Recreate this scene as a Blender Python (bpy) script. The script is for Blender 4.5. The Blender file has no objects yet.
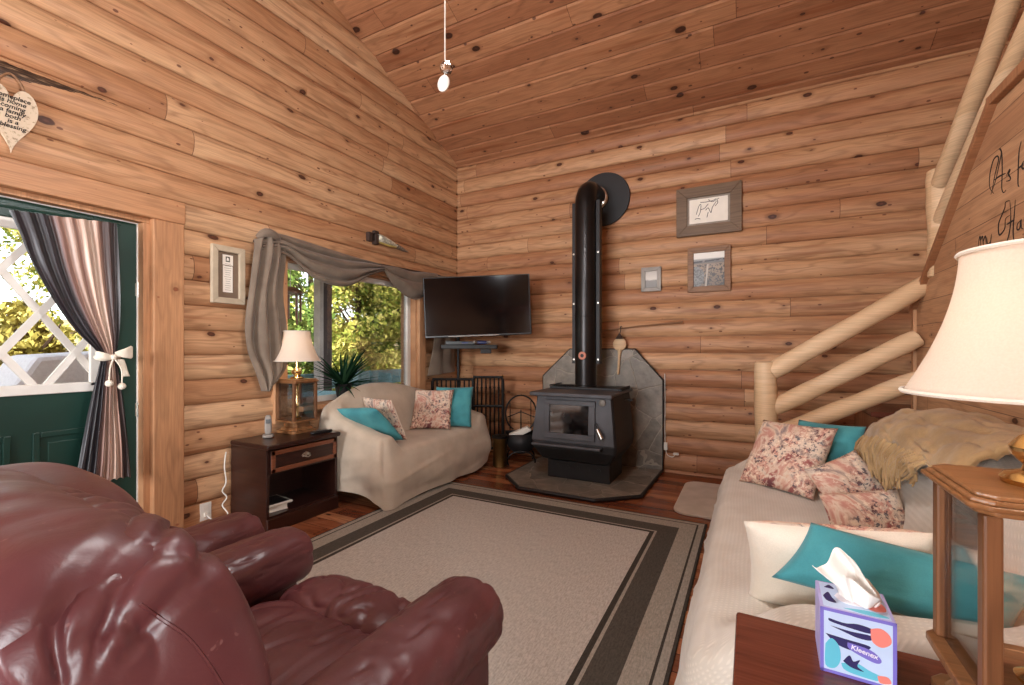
import bpy, bmesh, math, random
from mathutils import Vector, Matrix, noise
random.seed(7)
PI = math.pi
SC = bpy.context.scene
COL = SC.collection
R = math.radians

# ------------------------------------------------------------------ camera model (1024 x 685, level camera, f = 452 px)
F, CX, HY, H = 452.0, 512.0, 349.0, 1.25
YAW = R(27.8)
fx, fy = -math.sin(YAW), math.cos(YAW)
rx, ry = math.cos(YAW), math.sin(YAW)
def ray(u, v):
    a = (u - CX) / F
    return (fx + a * rx, fy + a * ry, (HY - v) / F)
def atX(u, v, x):
    d = ray(u, v); t = x / d[0]; return Vector((x, t * d[1], H + t * d[2]))
def atY(u, v, y):
    d = ray(u, v); t = y / d[1]; return Vector((t * d[0], y, H + t * d[2]))
def atT(u, v, t):
    d = ray(u, v); return Vector((t * d[0], t * d[1], H + t * d[2]))

LX, BY = -3.32, 4.79          # left wall face, back wall face
RX, FY = 1.95, -4.2           # right wall, rear wall
CZ, CS = 3.59, 0.396          # ceiling height at the back wall and its slope
YR = -0.4                     # ridge
CW, C0 = 0.1686, 0.0284       # log course height and offset

# ------------------------------------------------------------------ helpers
def srgb(r, g, b):
    f = lambda c: (c / 255) / 12.92 if c / 255 <= 0.04045 else ((c / 255 + 0.055) / 1.055) ** 2.4
    return (f(r), f(g), f(b), 1.0)

class MB:
    def __init__(s): s.v = []; s.f = []; s.m = []; s.uv = {}
    def add(s, vs, fs, mi=0, uvs=None):
        o = len(s.v); s.v += [tuple(p) for p in vs]
        for f in fs: s.f.append([i + o for i in f]); s.m.append(mi)
        if uvs:
            for i, q in enumerate(uvs): s.uv[o + i] = q
        return s
    def box(s, c, d, mi=0, mat=None):
        x, y, z = d[0] / 2, d[1] / 2, d[2] / 2
        vs = [Vector((sx * x, sy * y, sz * z)) for sz in (-1, 1) for sy in (-1, 1) for sx in (-1, 1)]
        if mat is not None: vs = [mat @ p for p in vs]
        vs = [p + Vector(c) for p in vs]
        return s.add(vs, [(0, 2, 3, 1), (4, 5, 7, 6), (0, 1, 5, 4), (2, 6, 7, 3), (0, 4, 6, 2), (1, 3, 7, 5)], mi)
    def box2(s, a, b, mi=0):
        return s.box([(a[i] + b[i]) / 2 for i in range(3)], [abs(b[i] - a[i]) for i in range(3)], mi)
    def beam(s, p, q, w, h, up=(0, 0, 1), mi=0):
        p, q = Vector(p), Vector(q); d = (q - p); L = d.length; d.normalize()
        u = Vector(up); sd = d.cross(u).normalized(); u = sd.cross(d)
        M = Matrix((d, sd, u)).transposed()
        return s.box((p + q) / 2, (L, w, h), mi, M)
    def tube(s, pts, r, n=10, cap=True, mi=0, close=False):
        pts = [Vector(p) for p in pts]; rr = r if isinstance(r, (list, tuple)) else [r] * len(pts)
        rings = []; prev = None
        for i, p in enumerate(pts):
            a = pts[i - 1] if (i or close) else p; b = pts[(i + 1) % len(pts)] if (i < len(pts) - 1 or close) else p
            t = (b - a).normalized()
            if prev is None:
                ref = Vector((0, 0, 1)) if abs(t.z) < .9 else Vector((1, 0, 0)); nrm = t.cross(ref).normalized()
            else:
                nrm = (prev - t * prev.dot(t)).normalized()
            prev = nrm; bn = t.cross(nrm)
            rings.append([p + (nrm * math.cos(2 * PI * k / n) + bn * math.sin(2 * PI * k / n)) * rr[i] for k in range(n)])
        vs = [q for g in rings for q in g]; fs = []
        m = len(rings)
        for i in range(m if close else m - 1):
            for k in range(n):
                i2 = (i + 1) % m; k2 = (k + 1) % n
                fs.append((i * n + k, i * n + k2, i2 * n + k2, i2 * n + k))
        if cap and not close:
            fs.append(tuple(reversed(range(n)))); fs.append(tuple(range((m - 1) * n, m * n)))
        return s.add(vs, fs, mi)
    def lathe(s, prof, c=(0, 0, 0), n=24, mi=0, M=None, sq=None):
        vs = []; fs = []
        for (r, z) in prof:
            for k in range(n):
                a = 2 * PI * (k + .5) / n; p = Vector((r * math.cos(a), r * math.sin(a), z))
                if M is not None: p = M @ p
                vs.append(p + Vector(c))
        for i in range(len(prof) - 1):
            for k in range(n):
                k2 = (k + 1) % n; fs.append((i * n + k, i * n + k2, (i + 1) * n + k2, (i + 1) * n + k))
        if prof[0][0] > 1e-4: fs.append(tuple(reversed(range(n))))
        if prof[-1][0] > 1e-4: fs.append(tuple(range((len(prof) - 1) * n, len(prof) * n)))
        return s.add(vs, fs, mi)
    def prism(s, out, z0, z1, M=None, mi=0):
        n = len(out); vs = [Vector((p[0], p[1], z0)) for p in out] + [Vector((p[0], p[1], z1)) for p in out]
        if M is not None: vs = [M @ p for p in vs]
        fs = [tuple(reversed(range(n))), tuple(range(n, 2 * n))] + [(i, (i + 1) % n, n + (i + 1) % n, n + i) for i in range(n)]
        return s.add(vs, fs, mi)
    def grid(s, fn, nu, nv, mi=0, flip=False):
        vs = []; uvs = []
        for j in range(nv + 1):
            for i in range(nu + 1):
                u, v = i / nu, j / nv; vs.append(fn(u, v)); uvs.append((u, v))
        fs = []
        for j in range(nv):
            for i in range(nu):
                a = j * (nu + 1) + i; q = (a, a + 1, a + nu + 2, a + nu + 1)
                fs.append(q[::-1] if flip else q)
        return s.add(vs, fs, mi, uvs)
    def build(s, name, mats, parent=None, smooth=False, bevel=0, sub=0, solid=0, angle=35, weld=0):
        me = bpy.data.meshes.new(name); me.from_pydata([tuple(p) for p in s.v], [], s.f)
        mats = mats if isinstance(mats, (list, tuple)) else [mats]
        for m in mats: me.materials.append(m)
        me.polygons.foreach_set('material_index', s.m)
        if s.uv:
            l = me.uv_layers.new(name='UVMap')
            for lp in me.loops: l.data[lp.index].uv = s.uv.get(lp.vertex_index, (0, 0))
        bm = bmesh.new(); bm.from_mesh(me)
        if weld: bmesh.ops.remove_doubles(bm, verts=bm.verts, dist=weld)
        if not s.uv or weld: bmesh.ops.recalc_face_normals(bm, faces=bm.faces)
        bm.to_mesh(me); bm.free()
        if smooth:
            me.polygons.foreach_set('use_smooth', [True] * len(me.polygons))
            if angle and angle < 180:
                try: me.set_sharp_from_angle(angle=R(angle))
                except Exception: pass
        o = bpy.data.objects.new(name, me); COL.objects.link(o)
        if parent: o.parent = parent
        if solid:
            m = o.modifiers.new('s', 'SOLIDIFY'); m.thickness = solid; m.offset = 0
        if bevel:
            m = o.modifiers.new('b', 'BEVEL'); m.width = bevel; m.segments = 2; m.limit_method = 'ANGLE'; m.angle_limit = R(40)
        if sub:
            m = o.modifiers.new('u', 'SUBSURF'); m.levels = sub; m.render_levels = sub
        return o

def tag(o, label=None, cat=None, group=None, kind=None):
    if label: o['label'] = label
    if cat: o['category'] = cat
    if group: o['group'] = group
    if kind: o['kind'] = kind
    return o
def thing(name, label, cat, loc=(0, 0, 0), rz=0, group=None):
    o = bpy.data.objects.new(name, None); COL.objects.link(o); o.empty_display_size = .1
    o.location = loc; o.rotation_euler = (0, 0, rz)
    return tag(o, label, cat, group)
def struct(o): o['kind'] = 'structure'; return o
def dup(o, parent=None):
    c = o.copy(); COL.objects.link(c); c.parent = parent
    for ch in list(o.children): dup(ch, c)
    return c
def smooth(a, b, x):
    t = max(0, min(1, (x - a) / (b - a))); return t * t * (3 - 2 * t)
def lerp(a, b, t): return a + (b - a) * t
def polyl(pts, t):
    n = len(pts) - 1; i = min(int(t * n), n - 1); f = t * n - i
    p0 = pts[max(i - 1, 0)]; p1 = pts[i]; p2 = pts[i + 1]; p3 = pts[min(i + 2, n)]
    out = []
    for k in range(len(p1)):
        a, b, c, d = p0[k], p1[k], p2[k], p3[k]
        out.append(.5 * (2 * b + (c - a) * f + (2 * a - 5 * b + 4 * c - d) * f * f + (3 * b - a - 3 * c + d) * f ** 3))
    return out
def catmull(pts, n):
    return [Vector(polyl(pts, i / n)) for i in range(n + 1)]

# ------------------------------------------------------------------ materials
class NT:
    def __init__(s, name):
        s.mat = bpy.data.materials.new(name); s.mat.use_nodes = True
        s.t = s.mat.node_tree; s.t.nodes.clear()
        s.out = s.t.nodes.new('ShaderNodeOutputMaterial')
    def link(s, sock, val):
        if isinstance(val, bpy.types.NodeSocket): s.t.links.new(val, sock)
        elif val is not None:
            if hasattr(sock.default_value, '__len__') and not hasattr(val, '__len__'): val = [val] * len(sock.default_value)
            sock.default_value = val
    def n(s, typ, **kw):
        nd = s.t.nodes.new(typ)
        for k, v in kw.items(): setattr(nd, k, v)
        return nd
    def m(s, op, a, b=None, c=None, clamp=False):
        nd = s.n('ShaderNodeMath', operation=op, use_clamp=clamp)
        s.link(nd.inputs[0], a)
        if b is not None: s.link(nd.inputs[1], b)
        if c is not None: s.link(nd.inputs[2], c)
        return nd.outputs[0]
    def ss(s, x, a, b, lo=0.0, hi=1.0):
        nd = s.n('ShaderNodeMapRange', interpolation_type='SMOOTHSTEP')
        for i, v in enumerate((x, a, b, lo, hi)): s.link(nd.inputs[i], v)
        return nd.outputs[0]
    def xyz(s, x=0.0, y=0.0, z=0.0):
        nd = s.n('ShaderNodeCombineXYZ'); s.link(nd.inputs[0], x); s.link(nd.inputs[1], y); s.link(nd.inputs[2], z); return nd.outputs[0]
    def sep(s, v):
        nd = s.n('ShaderNodeSeparateXYZ'); s.link(nd.inputs[0], v); return nd.outputs
    def obj(s): return s.n('ShaderNodeTexCoord').outputs['Object']
    def uv(s): return s.n('ShaderNodeTexCoord').outputs['UV']
    def noise(s, v, scale=5, detail=3, rough=.5, dist=0, col=False):
        nd = s.n('ShaderNodeTexNoise'); s.link(nd.inputs['Vector'], v)
        nd.inputs['Scale'].default_value = scale; nd.inputs['Detail'].default_value = detail
        nd.inputs['Roughness'].default_value = rough; nd.inputs['Distortion'].default_value = dist
        return nd.outputs['Color' if col else 'Fac']
    def vor(s, v, scale=5, feature='F1', dim='3D', rnd=1.0):
        nd = s.n('ShaderNodeTexVoronoi', feature=feature, voronoi_dimensions=dim); s.link(nd.inputs['Vector'], v)
        nd.inputs['Scale'].default_value = scale; nd.inputs['Randomness'].default_value = rnd
        return nd.outputs
    def white(s, v, dim='2D'):
        nd = s.n('ShaderNodeTexWhiteNoise', noise_dimensions=dim)
        if dim == '1D': s.link(nd.inputs['W'], v)
        else: s.link(nd.inputs['Vector'], v)
        return nd.outputs
    def mix(s, f, a, b, mode='MIX'):
        nd = s.n('ShaderNodeMix', data_type='RGBA', blend_type=mode)
        s.link(nd.inputs[0], f); s.link(nd.inputs[6], a); s.link(nd.inputs[7], b); return nd.outputs[2]
    def ramp(s, f, stops, interp='LINEAR'):
        nd = s.n('ShaderNodeValToRGB'); s.link(nd.inputs[0], f); cr = nd.color_ramp; cr.interpolation = interp
        while len(cr.elements) < len(stops): cr.elements.new(.5)
        for e, (p, c) in zip(cr.elements, stops): e.position = p; e.color = c
        return nd.outputs[0]
    def bump(s, h, strength=.3, dist=.01):
        nd = s.n('ShaderNodeBump'); s.link(nd.inputs['Height'], h); nd.inputs['Strength'].default_value = strength
        nd.inputs['Distance'].default_value = dist; return nd.outputs[0]
    def done(s, color, rough=.5, metal=0.0, normal=None, **kw):
        b = s.n('ShaderNodeBsdfPrincipled')
        s.link(b.inputs['Base Color'], color); s.link(b.inputs['Roughness'], rough); s.link(b.inputs['Metallic'], metal)
        if normal is not None: s.link(b.inputs['Normal'], normal)
        for k, v in kw.items(): s.link(b.inputs[k.replace('_', ' ')], v)
        s.t.links.new(b.outputs[0], s.out.inputs[0]); return s.mat

def plain(name, rgb, rough=.5, metal=0.0, var=.12, scale=12, bump=0.0, bscale=60, **kw):
    N = NT(name); o = N.obj(); nz = N.noise(o, scale, 4)
    c = srgb(*rgb); d = tuple(x * (1 - var) for x in c[:3]) + (1,); l = tuple(min(1, x * (1 + var)) for x in c[:3]) + (1,)
    col = N.mix(N.ss(nz, .3, .7), d, l)
    nr = N.bump(N.noise(o, bscale, 3), bump, .004) if bump else None
    return N.done(col, rough, metal, nr, **kw)

def boards(name, S, W, bw, w0, seg, cols, knotcol, rough=.5, knots=1.0, joint=True, ringf=70.0, extra=None, wlines=False, vary=.5, spec=.3, rstr=1.0):
    """boards running along axis S, stacked along axis W"""
    N = NT(name); X = N.sep(N.obj()); s_, w_ = X['XYZ'.index(S)], X['XYZ'.index(W)]
    wb = N.m('DIVIDE', N.m('SUBTRACT', w_, w0), bw); b = N.m('FLOOR', wb); fr = N.m('FRACT', wb)
    r1 = N.white(b, '1D')[0]
    s2 = N.m('DIVIDE', N.m('ADD', s_, N.m('MULTIPLY', r1, seg * 3.7)), seg)
    sg = N.m('FLOOR', s2); sf = N.m('FRACT', s2)
    wn = N.white(N.xyz(b, sg, 3.3), '3D'); rnd = wn[0]; rc = N.sep(wn[1])
    off = N.m('MULTIPLY', rnd, 37.0)
    # knots
    kv = N.xyz(N.m('ADD', N.m('DIVIDE', s_, .30), off), wb, 0.0)
    kd = N.vor(kv, 1.0, dim='2D', rnd=.9); kr = N.sep(kd['Color'])[0]
    rad = N.m('MULTIPLY', N.m('POWER', kr, 5.0), .13 * knots)
    edge = N.noise(N.xyz(N.m('MULTIPLY', s_, 60), N.m('MULTIPLY', w_, 60), off), 1.0, 1)
    dd = N.m('ADD', kd['Distance'], N.m('MULTIPLY', N.m('SUBTRACT', edge, .5), .035))
    big = N.m('SUBTRACT', 1.0, N.ss(N.m('SUBTRACT', dd, rad), -.02, .012))
    halo = N.m('SUBTRACT', 1.0, N.ss(N.m('SUBTRACT', dd, rad), -.03, .15))
    halo = N.m('MULTIPLY', halo, N.ss(rad, .02, .06))
    sv = N.vor(N.xyz(N.m('ADD', N.m('DIVIDE', s_, .15), off), N.m('MULTIPLY', wb, 2.3), 0.0), 1.0, dim='2D')
    sr = N.m('MULTIPLY', N.m('POWER', N.sep(sv['Color'])[1], 6.5), .11 * knots)
    small = N.m('SUBTRACT', 1.0, N.ss(N.m('SUBTRACT', sv['Distance'], sr), -.02, .012))
    small = N.m('MULTIPLY', small, N.ss(sr, .02, .05))
    # grain
    n1 = N.noise(N.xyz(N.m('MULTIPLY', s_, 1.5), N.m('MULTIPLY', w_, 9.0), off), 1.0, 2, .55)
    push = N.m('DIVIDE', 5.0, N.m('ADD', 1.0, N.m('POWER', N.m('MULTIPLY', kd['Distance'], 7.0), 2.0)))
    push = N.m('MULTIPLY', push, N.ss(rad, .015, .05))
    ph = N.m('ADD', N.m('ADD', N.m('MULTIPLY', w_, ringf), N.m('MULTIPLY', n1, 34.0)), push)
    rings = N.m('MULTIPLY_ADD', N.m('SINE', ph), .5, .5)
    rings = N.m('POWER', rings, 2.2)
    n2 = N.noise(N.xyz(N.m('MULTIPLY', s_, .8), N.m('MULTIPLY', w_, 5.0), off), 1.0, 2)
    fine = N.noise(N.xyz(N.m('MULTIPLY', s_, 5.0), N.m('MULTIPLY', w_, 190.0), off), 1.0, 3, .6)
    tone = N.m('ADD', N.m('MULTIPLY', N.m('SUBTRACT', rnd, .5), vary), N.m('MULTIPLY_ADD', N.m('SUBTRACT', n2, .5), .9, .5), clamp=True)
    k = len(cols) - 1
    base = N.ramp(tone, [(i / k, srgb(*c)) for i, c in enumerate(cols)])
    rc2 = tuple(x * .62 for x in srgb(*cols[0])[:3]) + (1,)
    col = N.mix(N.m('MULTIPLY', rings, N.ss(n1, .25, .75, .12 * rstr, .5 * rstr)), base, rc2)
    fv = N.ss(fine, .25, .75, .80, 1.08)
    col = N.mix(1.0, col, N.xyz(fv, fv, fv), 'MULTIPLY')
    sk_ = N.noise(N.xyz(N.m('MULTIPLY', s_, .9), N.m('MULTIPLY', w_, 15.0), N.m('ADD', off, 9.0)), 1.0, 2)
    col = N.mix(N.m('MULTIPLY', N.ss(sk_, .60, .74), .6 * knots), col, tuple(x * f_ for x, f_ in zip(srgb(*cols[0])[:3], (.85, .70, .60))) + (1,))
    halo_c = tuple(x * .6 for x in srgb(*cols[0])[:3]) + (1,)
    col = N.mix(N.m('MULTIPLY', halo, .55), col, halo_c)
    kc = srgb(*knotcol); kc2 = tuple(x * 2.2 for x in kc[:3]) + (1,)
    col = N.mix(N.m('MULTIPLY', big, .93), col, N.mix(N.ss(dd, 0, .07), kc2, kc))
    col = N.mix(N.m('MULTIPLY', small, .85), col, kc2)
    if joint:
        j = N.m('MINIMUM', sf, N.m('SUBTRACT', 1.0, sf))
        jl = N.m('LESS_THAN', j, .0022 / seg)
        col = N.mix(N.m('MULTIPLY', jl, .75), col, kc)
    if wlines:
        j = N.m('MINIMUM', fr, N.m('SUBTRACT', 1.0, fr))
        col = N.mix(N.m('MULTIPLY', N.m('LESS_THAN', j, .0018 / bw), .8), col, kc)
    if extra: col = extra(N, s_, w_, col, kc)
    nr = N.bump(N.m('ADD', N.m('MULTIPLY', rings, .4), fine), .12, .003)
    return N.done(col, rough, 0.0, nr, Specular_IOR_Level=spec)

def bark(N, s_, w_, col, kc):
    # waney dark bark pocket that tapers to a point in one log of the left wall
    half = N.ss(s_, 1.30, .66, .0, .046); z = N.m('SUBTRACT', 2.694, half)
    rag = N.noise(N.xyz(N.m('MULTIPLY', s_, 18), N.m('MULTIPLY', w_, 60), 0.0), 1.0, 4)
    d = N.m('ADD', N.m('ABSOLUTE', N.m('SUBTRACT', w_, z)), N.m('MULTIPLY', N.m('SUBTRACT', rag, .5), .03))
    mk = N.m('MULTIPLY', N.m('LESS_THAN', d, half), N.m('LESS_THAN', s_, 1.30))
    st = N.noise(N.xyz(N.m('MULTIPLY', s_, 14), N.m('MULTIPLY', w_, 120), 5.0), 1.0, 4)
    c = N.ramp(st, [(.35, srgb(38, 26, 20)), (.55, srgb(80, 58, 42)), (.72, srgb(168, 138, 108))])
    return N.mix(mk, col, c)

LOGC = [(152, 100, 67), (184, 135, 97), (206, 163, 123), (218, 180, 142)]
BACKC = [(142, 94, 63), (172, 120, 85), (196, 150, 110), (208, 166, 128)]
CEILC = [(144, 94, 64), (162, 110, 78), (178, 126, 90), (190, 142, 104)]
FLOORC = [(100, 52, 34), (134, 76, 48), (162, 98, 64), (190, 132, 90)]
KN = (62, 32, 22)
M = {}
M['log_left'] = boards('log_left', 'Y', 'Z', CW, C0, 3.8, LOGC, KN, extra=bark)
M['log_back'] = boards('log_back', 'X', 'Z', CW, C0, 3.0, BACKC, KN)
M['log_side'] = boards('log_side', 'Y', 'Z', CW, C0, 2.6, LOGC, KN)
M['ceil'] = boards('ceiling_boards', 'X', 'Y', .172, 4.727, 3.2, CEILC, (48, 24, 17), knots=1.25)
M['floor'] = boards('floor_planks', 'X', 'Y', .115, 0, 2.4, FLOORC, (40, 18, 12), rough=.26, knots=.7, vary=.8, wlines=True, spec=.5)
M['panel'] = boards('panel_boards', 'Y', 'Z', .150, 1.86, 2.4, [(164, 118, 86), (184, 138, 102), (198, 154, 116), (208, 168, 130)], KN, wlines=True, knots=.8)
M['trimY'] = boards('pine_trim_y', 'Y', 'Z', .4, 2.0, 4, [(172, 122, 86), (190, 140, 100), (202, 154, 114)], (96, 52, 32), knots=.35, joint=False, ringf=40)
M['trimZ'] = boards('pine_trim_z', 'Z', 'Y', .4, 1.3, 4, [(172, 122, 86), (190, 140, 100), (202, 154, 114)], (96, 52, 32), knots=.4, joint=False, ringf=40)
M['peel'] = boards('peeled_log', 'X', 'Z', .5, 0, 3, [(200, 164, 126), (212, 178, 140), (220, 190, 156)], (120, 80, 54), knots=.25, joint=False, ringf=30, rstr=.35)
M['cedar'] = boards('cedar_trim', 'Z', 'Y', .4, 0, 4, [(140, 92, 62), (160, 110, 76), (176, 126, 90)], (60, 34, 22), knots=.3, joint=False)
M['oak'] = boards('oak_frame', 'Z', 'X', .5, 0, 3, [(100, 64, 40), (118, 78, 49), (132, 92, 60)], (80, 48, 28), knots=0, joint=False, rough=.4, ringf=160)
M['oakH'] = boards('oak_plate', 'X', 'Y', .5, 0, 3, [(112, 74, 46), (134, 92, 58), (150, 108, 70)], (80, 48, 28), knots=0, joint=False, rough=.3, ringf=160)
M['barn'] = boards('weathered_wood', 'X', 'Z', .3, 0, 3, [(96, 76, 58), (126, 102, 80), (146, 122, 98)], (50, 36, 28), knots=.1, joint=False, ringf=200)
M['barn2'] = boards('reclaimed_wood', 'X', 'Z', .3, 0, 3, [(122, 88, 62), (148, 110, 80), (166, 128, 96)], (60, 40, 28), knots=.1, joint=False, ringf=200)
M['mahog'] = boards('dark_mahogany', 'X', 'Z', .5, 0, 3, [(42, 20, 16), (54, 27, 20), (66, 34, 25)], (25, 12, 9), knots=0, joint=False, rough=.28, ringf=150, spec=.5)
M['mahog_mid'] = boards('red_mahogany', 'Y', 'Z', .5, 0, 3, [(112, 62, 40), (132, 78, 52), (146, 90, 60)], (60, 30, 20), knots=0, joint=False, rough=.3, ringf=150, spec=.5)
M['table_red'] = boards('cherry_table', 'X', 'Y', .6, 0, 3, [(92, 44, 32), (110, 56, 40), (122, 66, 48)], (50, 22, 16), knots=0, joint=False, rough=.24, ringf=120, spec=.5)

M['iron'] = plain('black_stove_iron', (74, 73, 76), .5, .35, .12, 8, .15, 180)
M['iron_dk'] = plain('dark_stove_iron', (36, 35, 36), .55, .3, .12, 8, .15, 180)
M['black'] = plain('black_plastic', (16, 16, 17), .35)
M['blackm'] = plain('black_metal', (24, 22, 21), .42, .5)
M['brass'] = plain('polished_brass', (230, 206, 150), .2, 1.0, .05)
M['oldbrass'] = plain('aged_brass', (120, 92, 52), .3, .9, .3, 6)
M['steel'] = plain('brushed_steel', (190, 186, 178), .3, 1.0, .06)
M['white'] = plain('white_paint', (226, 222, 214), .5, 0, .04)
M['whitep'] = plain('white_plastic', (224, 220, 210), .4, 0, .03)
M['green'] = plain('green_door_paint', (20, 54, 46), .42, 0, .12, 4, .05, 90)
M['ribbon'] = plain('white_felt', (228, 218, 200), .9, 0, .06, 30, .2, 200)
M['teal_paint'] = plain('teal_paint', (120, 158, 160), .6, 0, .15, 5)
M['postdk'] = plain('dark_stained_post', (58, 40, 32), .7, 0, .2, 6)
M['postlt'] = plain('grey_post', (176, 166, 158), .7, 0, .15, 6)
M['mattaupe'] = plain('taupe_mat', (118, 98, 80), .9, 0, .08)
M['paper'] = plain('off_white_paper', (238, 232, 220), .9, 0, .03)
M['ink'] = plain('black_ink', (34, 26, 24), .7)
M['cream'] = plain('cream_frame', (184, 168, 144), .55, 0, .08, 14)
M['silver'] = plain('silver_frame', (134, 126, 118), .5, .2, .1)
M['cord'] = plain('white_cord', (222, 216, 204), .5, 0, .03)
M['deck'] = plain('weathered_deck', (136, 118, 104), .8, 0, .2, 3)
M['ground'] = plain('forest_floor', (128, 112, 78), .95, 0, .35, 2)
M['bark'] = plain('tree_bark', (74, 56, 44), .9, 0, .3, 8, .5, 20)
M['blueplastic'] = plain('pale_blue_plastic', (150, 200, 220), .5, 0, .05)
M['covercloth'] = plain('white_cover', (232, 230, 230), .85, 0, .05, 40, .4, 50)

def fabric(name, rgb, rgb2=None, scale=400, rough=.85, bump=.25, rib=False):
    N = NT(name); o = N.obj(); c = srgb(*rgb); d = srgb(*(rgb2 or tuple(x * .92 for x in rgb)))
    nz = N.noise(o, 7, 4); X = N.sep(o)
    if rib:
        wv = N.m('MULTIPLY', N.m('MULTIPLY_ADD', N.m('SINE', N.m('MULTIPLY', N.m('ADD', X[0], N.m('MULTIPLY', X[2], .9)), scale)), .5, .5),
                 N.m('MULTIPLY_ADD', N.m('SINE', N.m('MULTIPLY', N.m('SUBTRACT', X[1], N.m('MULTIPLY', X[2], .9)), scale)), .5, .5))
    else:
        wv = N.noise(o, scale, 2)
    col = N.mix(N.ss(nz, .3, .7), d, c)
    f = N.ss(wv, .2, .8, .93, 1.03); col = N.mix(1.0, col, N.xyz(f, f, f), 'MULTIPLY')
    return N.done(col, rough, 0, N.bump(wv, bump, .002), Sheen_Weight=.15)
M['slip'] = fabric('taupe_slipcover', (198, 182, 162), (186, 170, 150), 330, bump=.15)
M['waffle'] = fabric('beige_waffle_slipcover', (214, 206, 194), (204, 194, 180), 480, bump=.5, rib=True)
M['teal'] = fabric('teal_cotton', (70, 150, 156), (52, 126, 134), 300)
M['ivory'] = fabric('ivory_cotton', (230, 220, 204), (222, 210, 192), 300)
M['scarf'] = fabric('grey_brown_voile', (124, 108, 92), (108, 93, 79), 300)
M['throw'] = fabric('tan_knit', (176, 144, 100), (140, 110, 70), 90, bump=1.0)
M['mat'] = fabric('grey_beige_mat', (204, 192, 178), (188, 176, 160), 220, bump=.5)

def floral(name, warm=.5):
    N = NT(name); o = N.obj()
    big = N.noise(o, 4.2, 5, .55, 1.2); sp = N.noise(o, 46, 4, .7); tr = N.noise(o, 9, 4, .6, .8); rg = N.noise(o, 5.0, 2)
    col = N.ramp(big, [(.30, srgb(84, 80, 88)), (.38, srgb(148, 128, 124)), (.44, srgb(214, 186, 162)), (.50, srgb(190, 132, 118)), (.55, srgb(214, 190, 168)),
                       (.60, srgb(160, 92, 86)), (.70, srgb(112, 62, 66))])
    col = N.mix(N.m('MULTIPLY', N.ss(tr, .50, .58), .8), col, srgb(216, 198, 178))
    col = N.mix(N.m('MULTIPLY', N.ss(sp, .54, .58), N.ss(rg, .46, .56)), col, N.mix(N.ss(tr, .4, .6), srgb(104, 66, 66), srgb(106, 100, 104)))
    col = N.mix(N.m('MULTIPLY', N.ss(sp, .44, .40), N.ss(rg, .40, .50)), col, srgb(228, 206, 182))
    return N.done(col, .8, 0, N.bump(sp, .1, .002))
M['floral'] = floral('rose_and_beige_print')

def leather(name, rgb):
    N = NT(name); o = N.obj(); c = srgb(*rgb)
    nz = N.noise(o, 5, 4); cr = N.vor(o, 260, 'F1')['Distance']; wr = N.noise(o, 22, 4, .6, 1.0)
    col = N.mix(N.ss(nz, .3, .7), tuple(x * .82 for x in c[:3]) + (1,), tuple(x * 1.15 for x in c[:3]) + (1,))
    spots = N.ss(N.noise(o, 60, 2), .70, .74)
    col = N.mix(N.m('MULTIPLY', spots, .3), col, srgb(150, 110, 104))
    h = N.m('ADD', N.m('MULTIPLY', cr, .05), wr)
    rg = N.ss(nz, .3, .7, .36, .48)
    return N.done(col, rg, 0, N.bump(h, .16, .006), Specular_IOR_Level=.55)
M['leather'] = leather('maroon_leather', (86, 44, 46))

def slate():
    N = NT('slate_flagstone'); o = N.obj()
    d = N.noise(o, 3.5, 3, .6, 0, True); v = N.n('ShaderNodeMix', data_type='VECTOR'); N.link(v.inputs[0], .07); N.link(v.inputs[4], o); N.link(v.inputs[5], d)
    e = N.vor(v.outputs[1], 4.2, 'DISTANCE_TO_EDGE')['Distance']; c = N.sep(N.vor(v.outputs[1], 4.2)['Color'])[0]
    nz = N.noise(o, 9, 5, .65)
    col = N.ramp(N.m('ADD', N.m('MULTIPLY', c, .22), N.m('MULTIPLY', nz, .78)), [(.25, srgb(84, 76, 67)), (.42, srgb(110, 101, 90)), (.55, srgb(124, 114, 102)), (.75, srgb(150, 138, 124))])
    col = N.mix(N.m('MULTIPLY', N.m('LESS_THAN', e, .008), .7), col, srgb(158, 146, 130))
    return N.done(col, .5, 0, N.bump(N.m('ADD', nz, N.ss(e, 0, .04)), .3, .01))
M['slate'] = slate()

def rug_mat(x0, x1, y0, y1):
    N = NT('bordered_woven_rug'); X = N.sep(N.obj())
    dx = N.m('MINIMUM', N.m('SUBTRACT', X[0], x0), N.m('SUBTRACT', x1, X[0]))
    dy = N.m('MINIMUM', N.m('SUBTRACT', X[1], y0), N.m('SUBTRACT', y1, X[1]))
    d = N.m('MINIMUM', dx, dy)
    st = N.noise(N.xyz(N.m('MULTIPLY', X[0], 170), N.m('MULTIPLY', X[1], 26), 0.0), 1.0, 3, .6)
    st2 = N.noise(N.xyz(N.m('MULTIPLY', X[0], 90), N.m('MULTIPLY', X[1], 90), 0.0), 1.0, 2)
    lt = srgb(158, 150, 138); dk = srgb(82, 77, 70); fld = srgb(184, 177, 167); ln = srgb(66, 61, 55)
    r = N.ramp(N.m('DIVIDE', d, .5), [(0, ln), (.03, lt), (.10, ln), (.125, lt), (.33, dk), (.58, lt), (.61, ln), (.665, fld)], 'CONSTANT')
    f = N.ss(N.m('ADD', N.m('MULTIPLY', st, .65), N.m('MULTIPLY', st2, .35)), .3, .7, .72, 1.16)
    col = N.mix(1.0, r, N.xyz(f, f, f), 'MULTIPLY')
    return N.done(col, .95, 0, N.bump(st, .4, .004), Specular_IOR_Level=.1)

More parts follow.
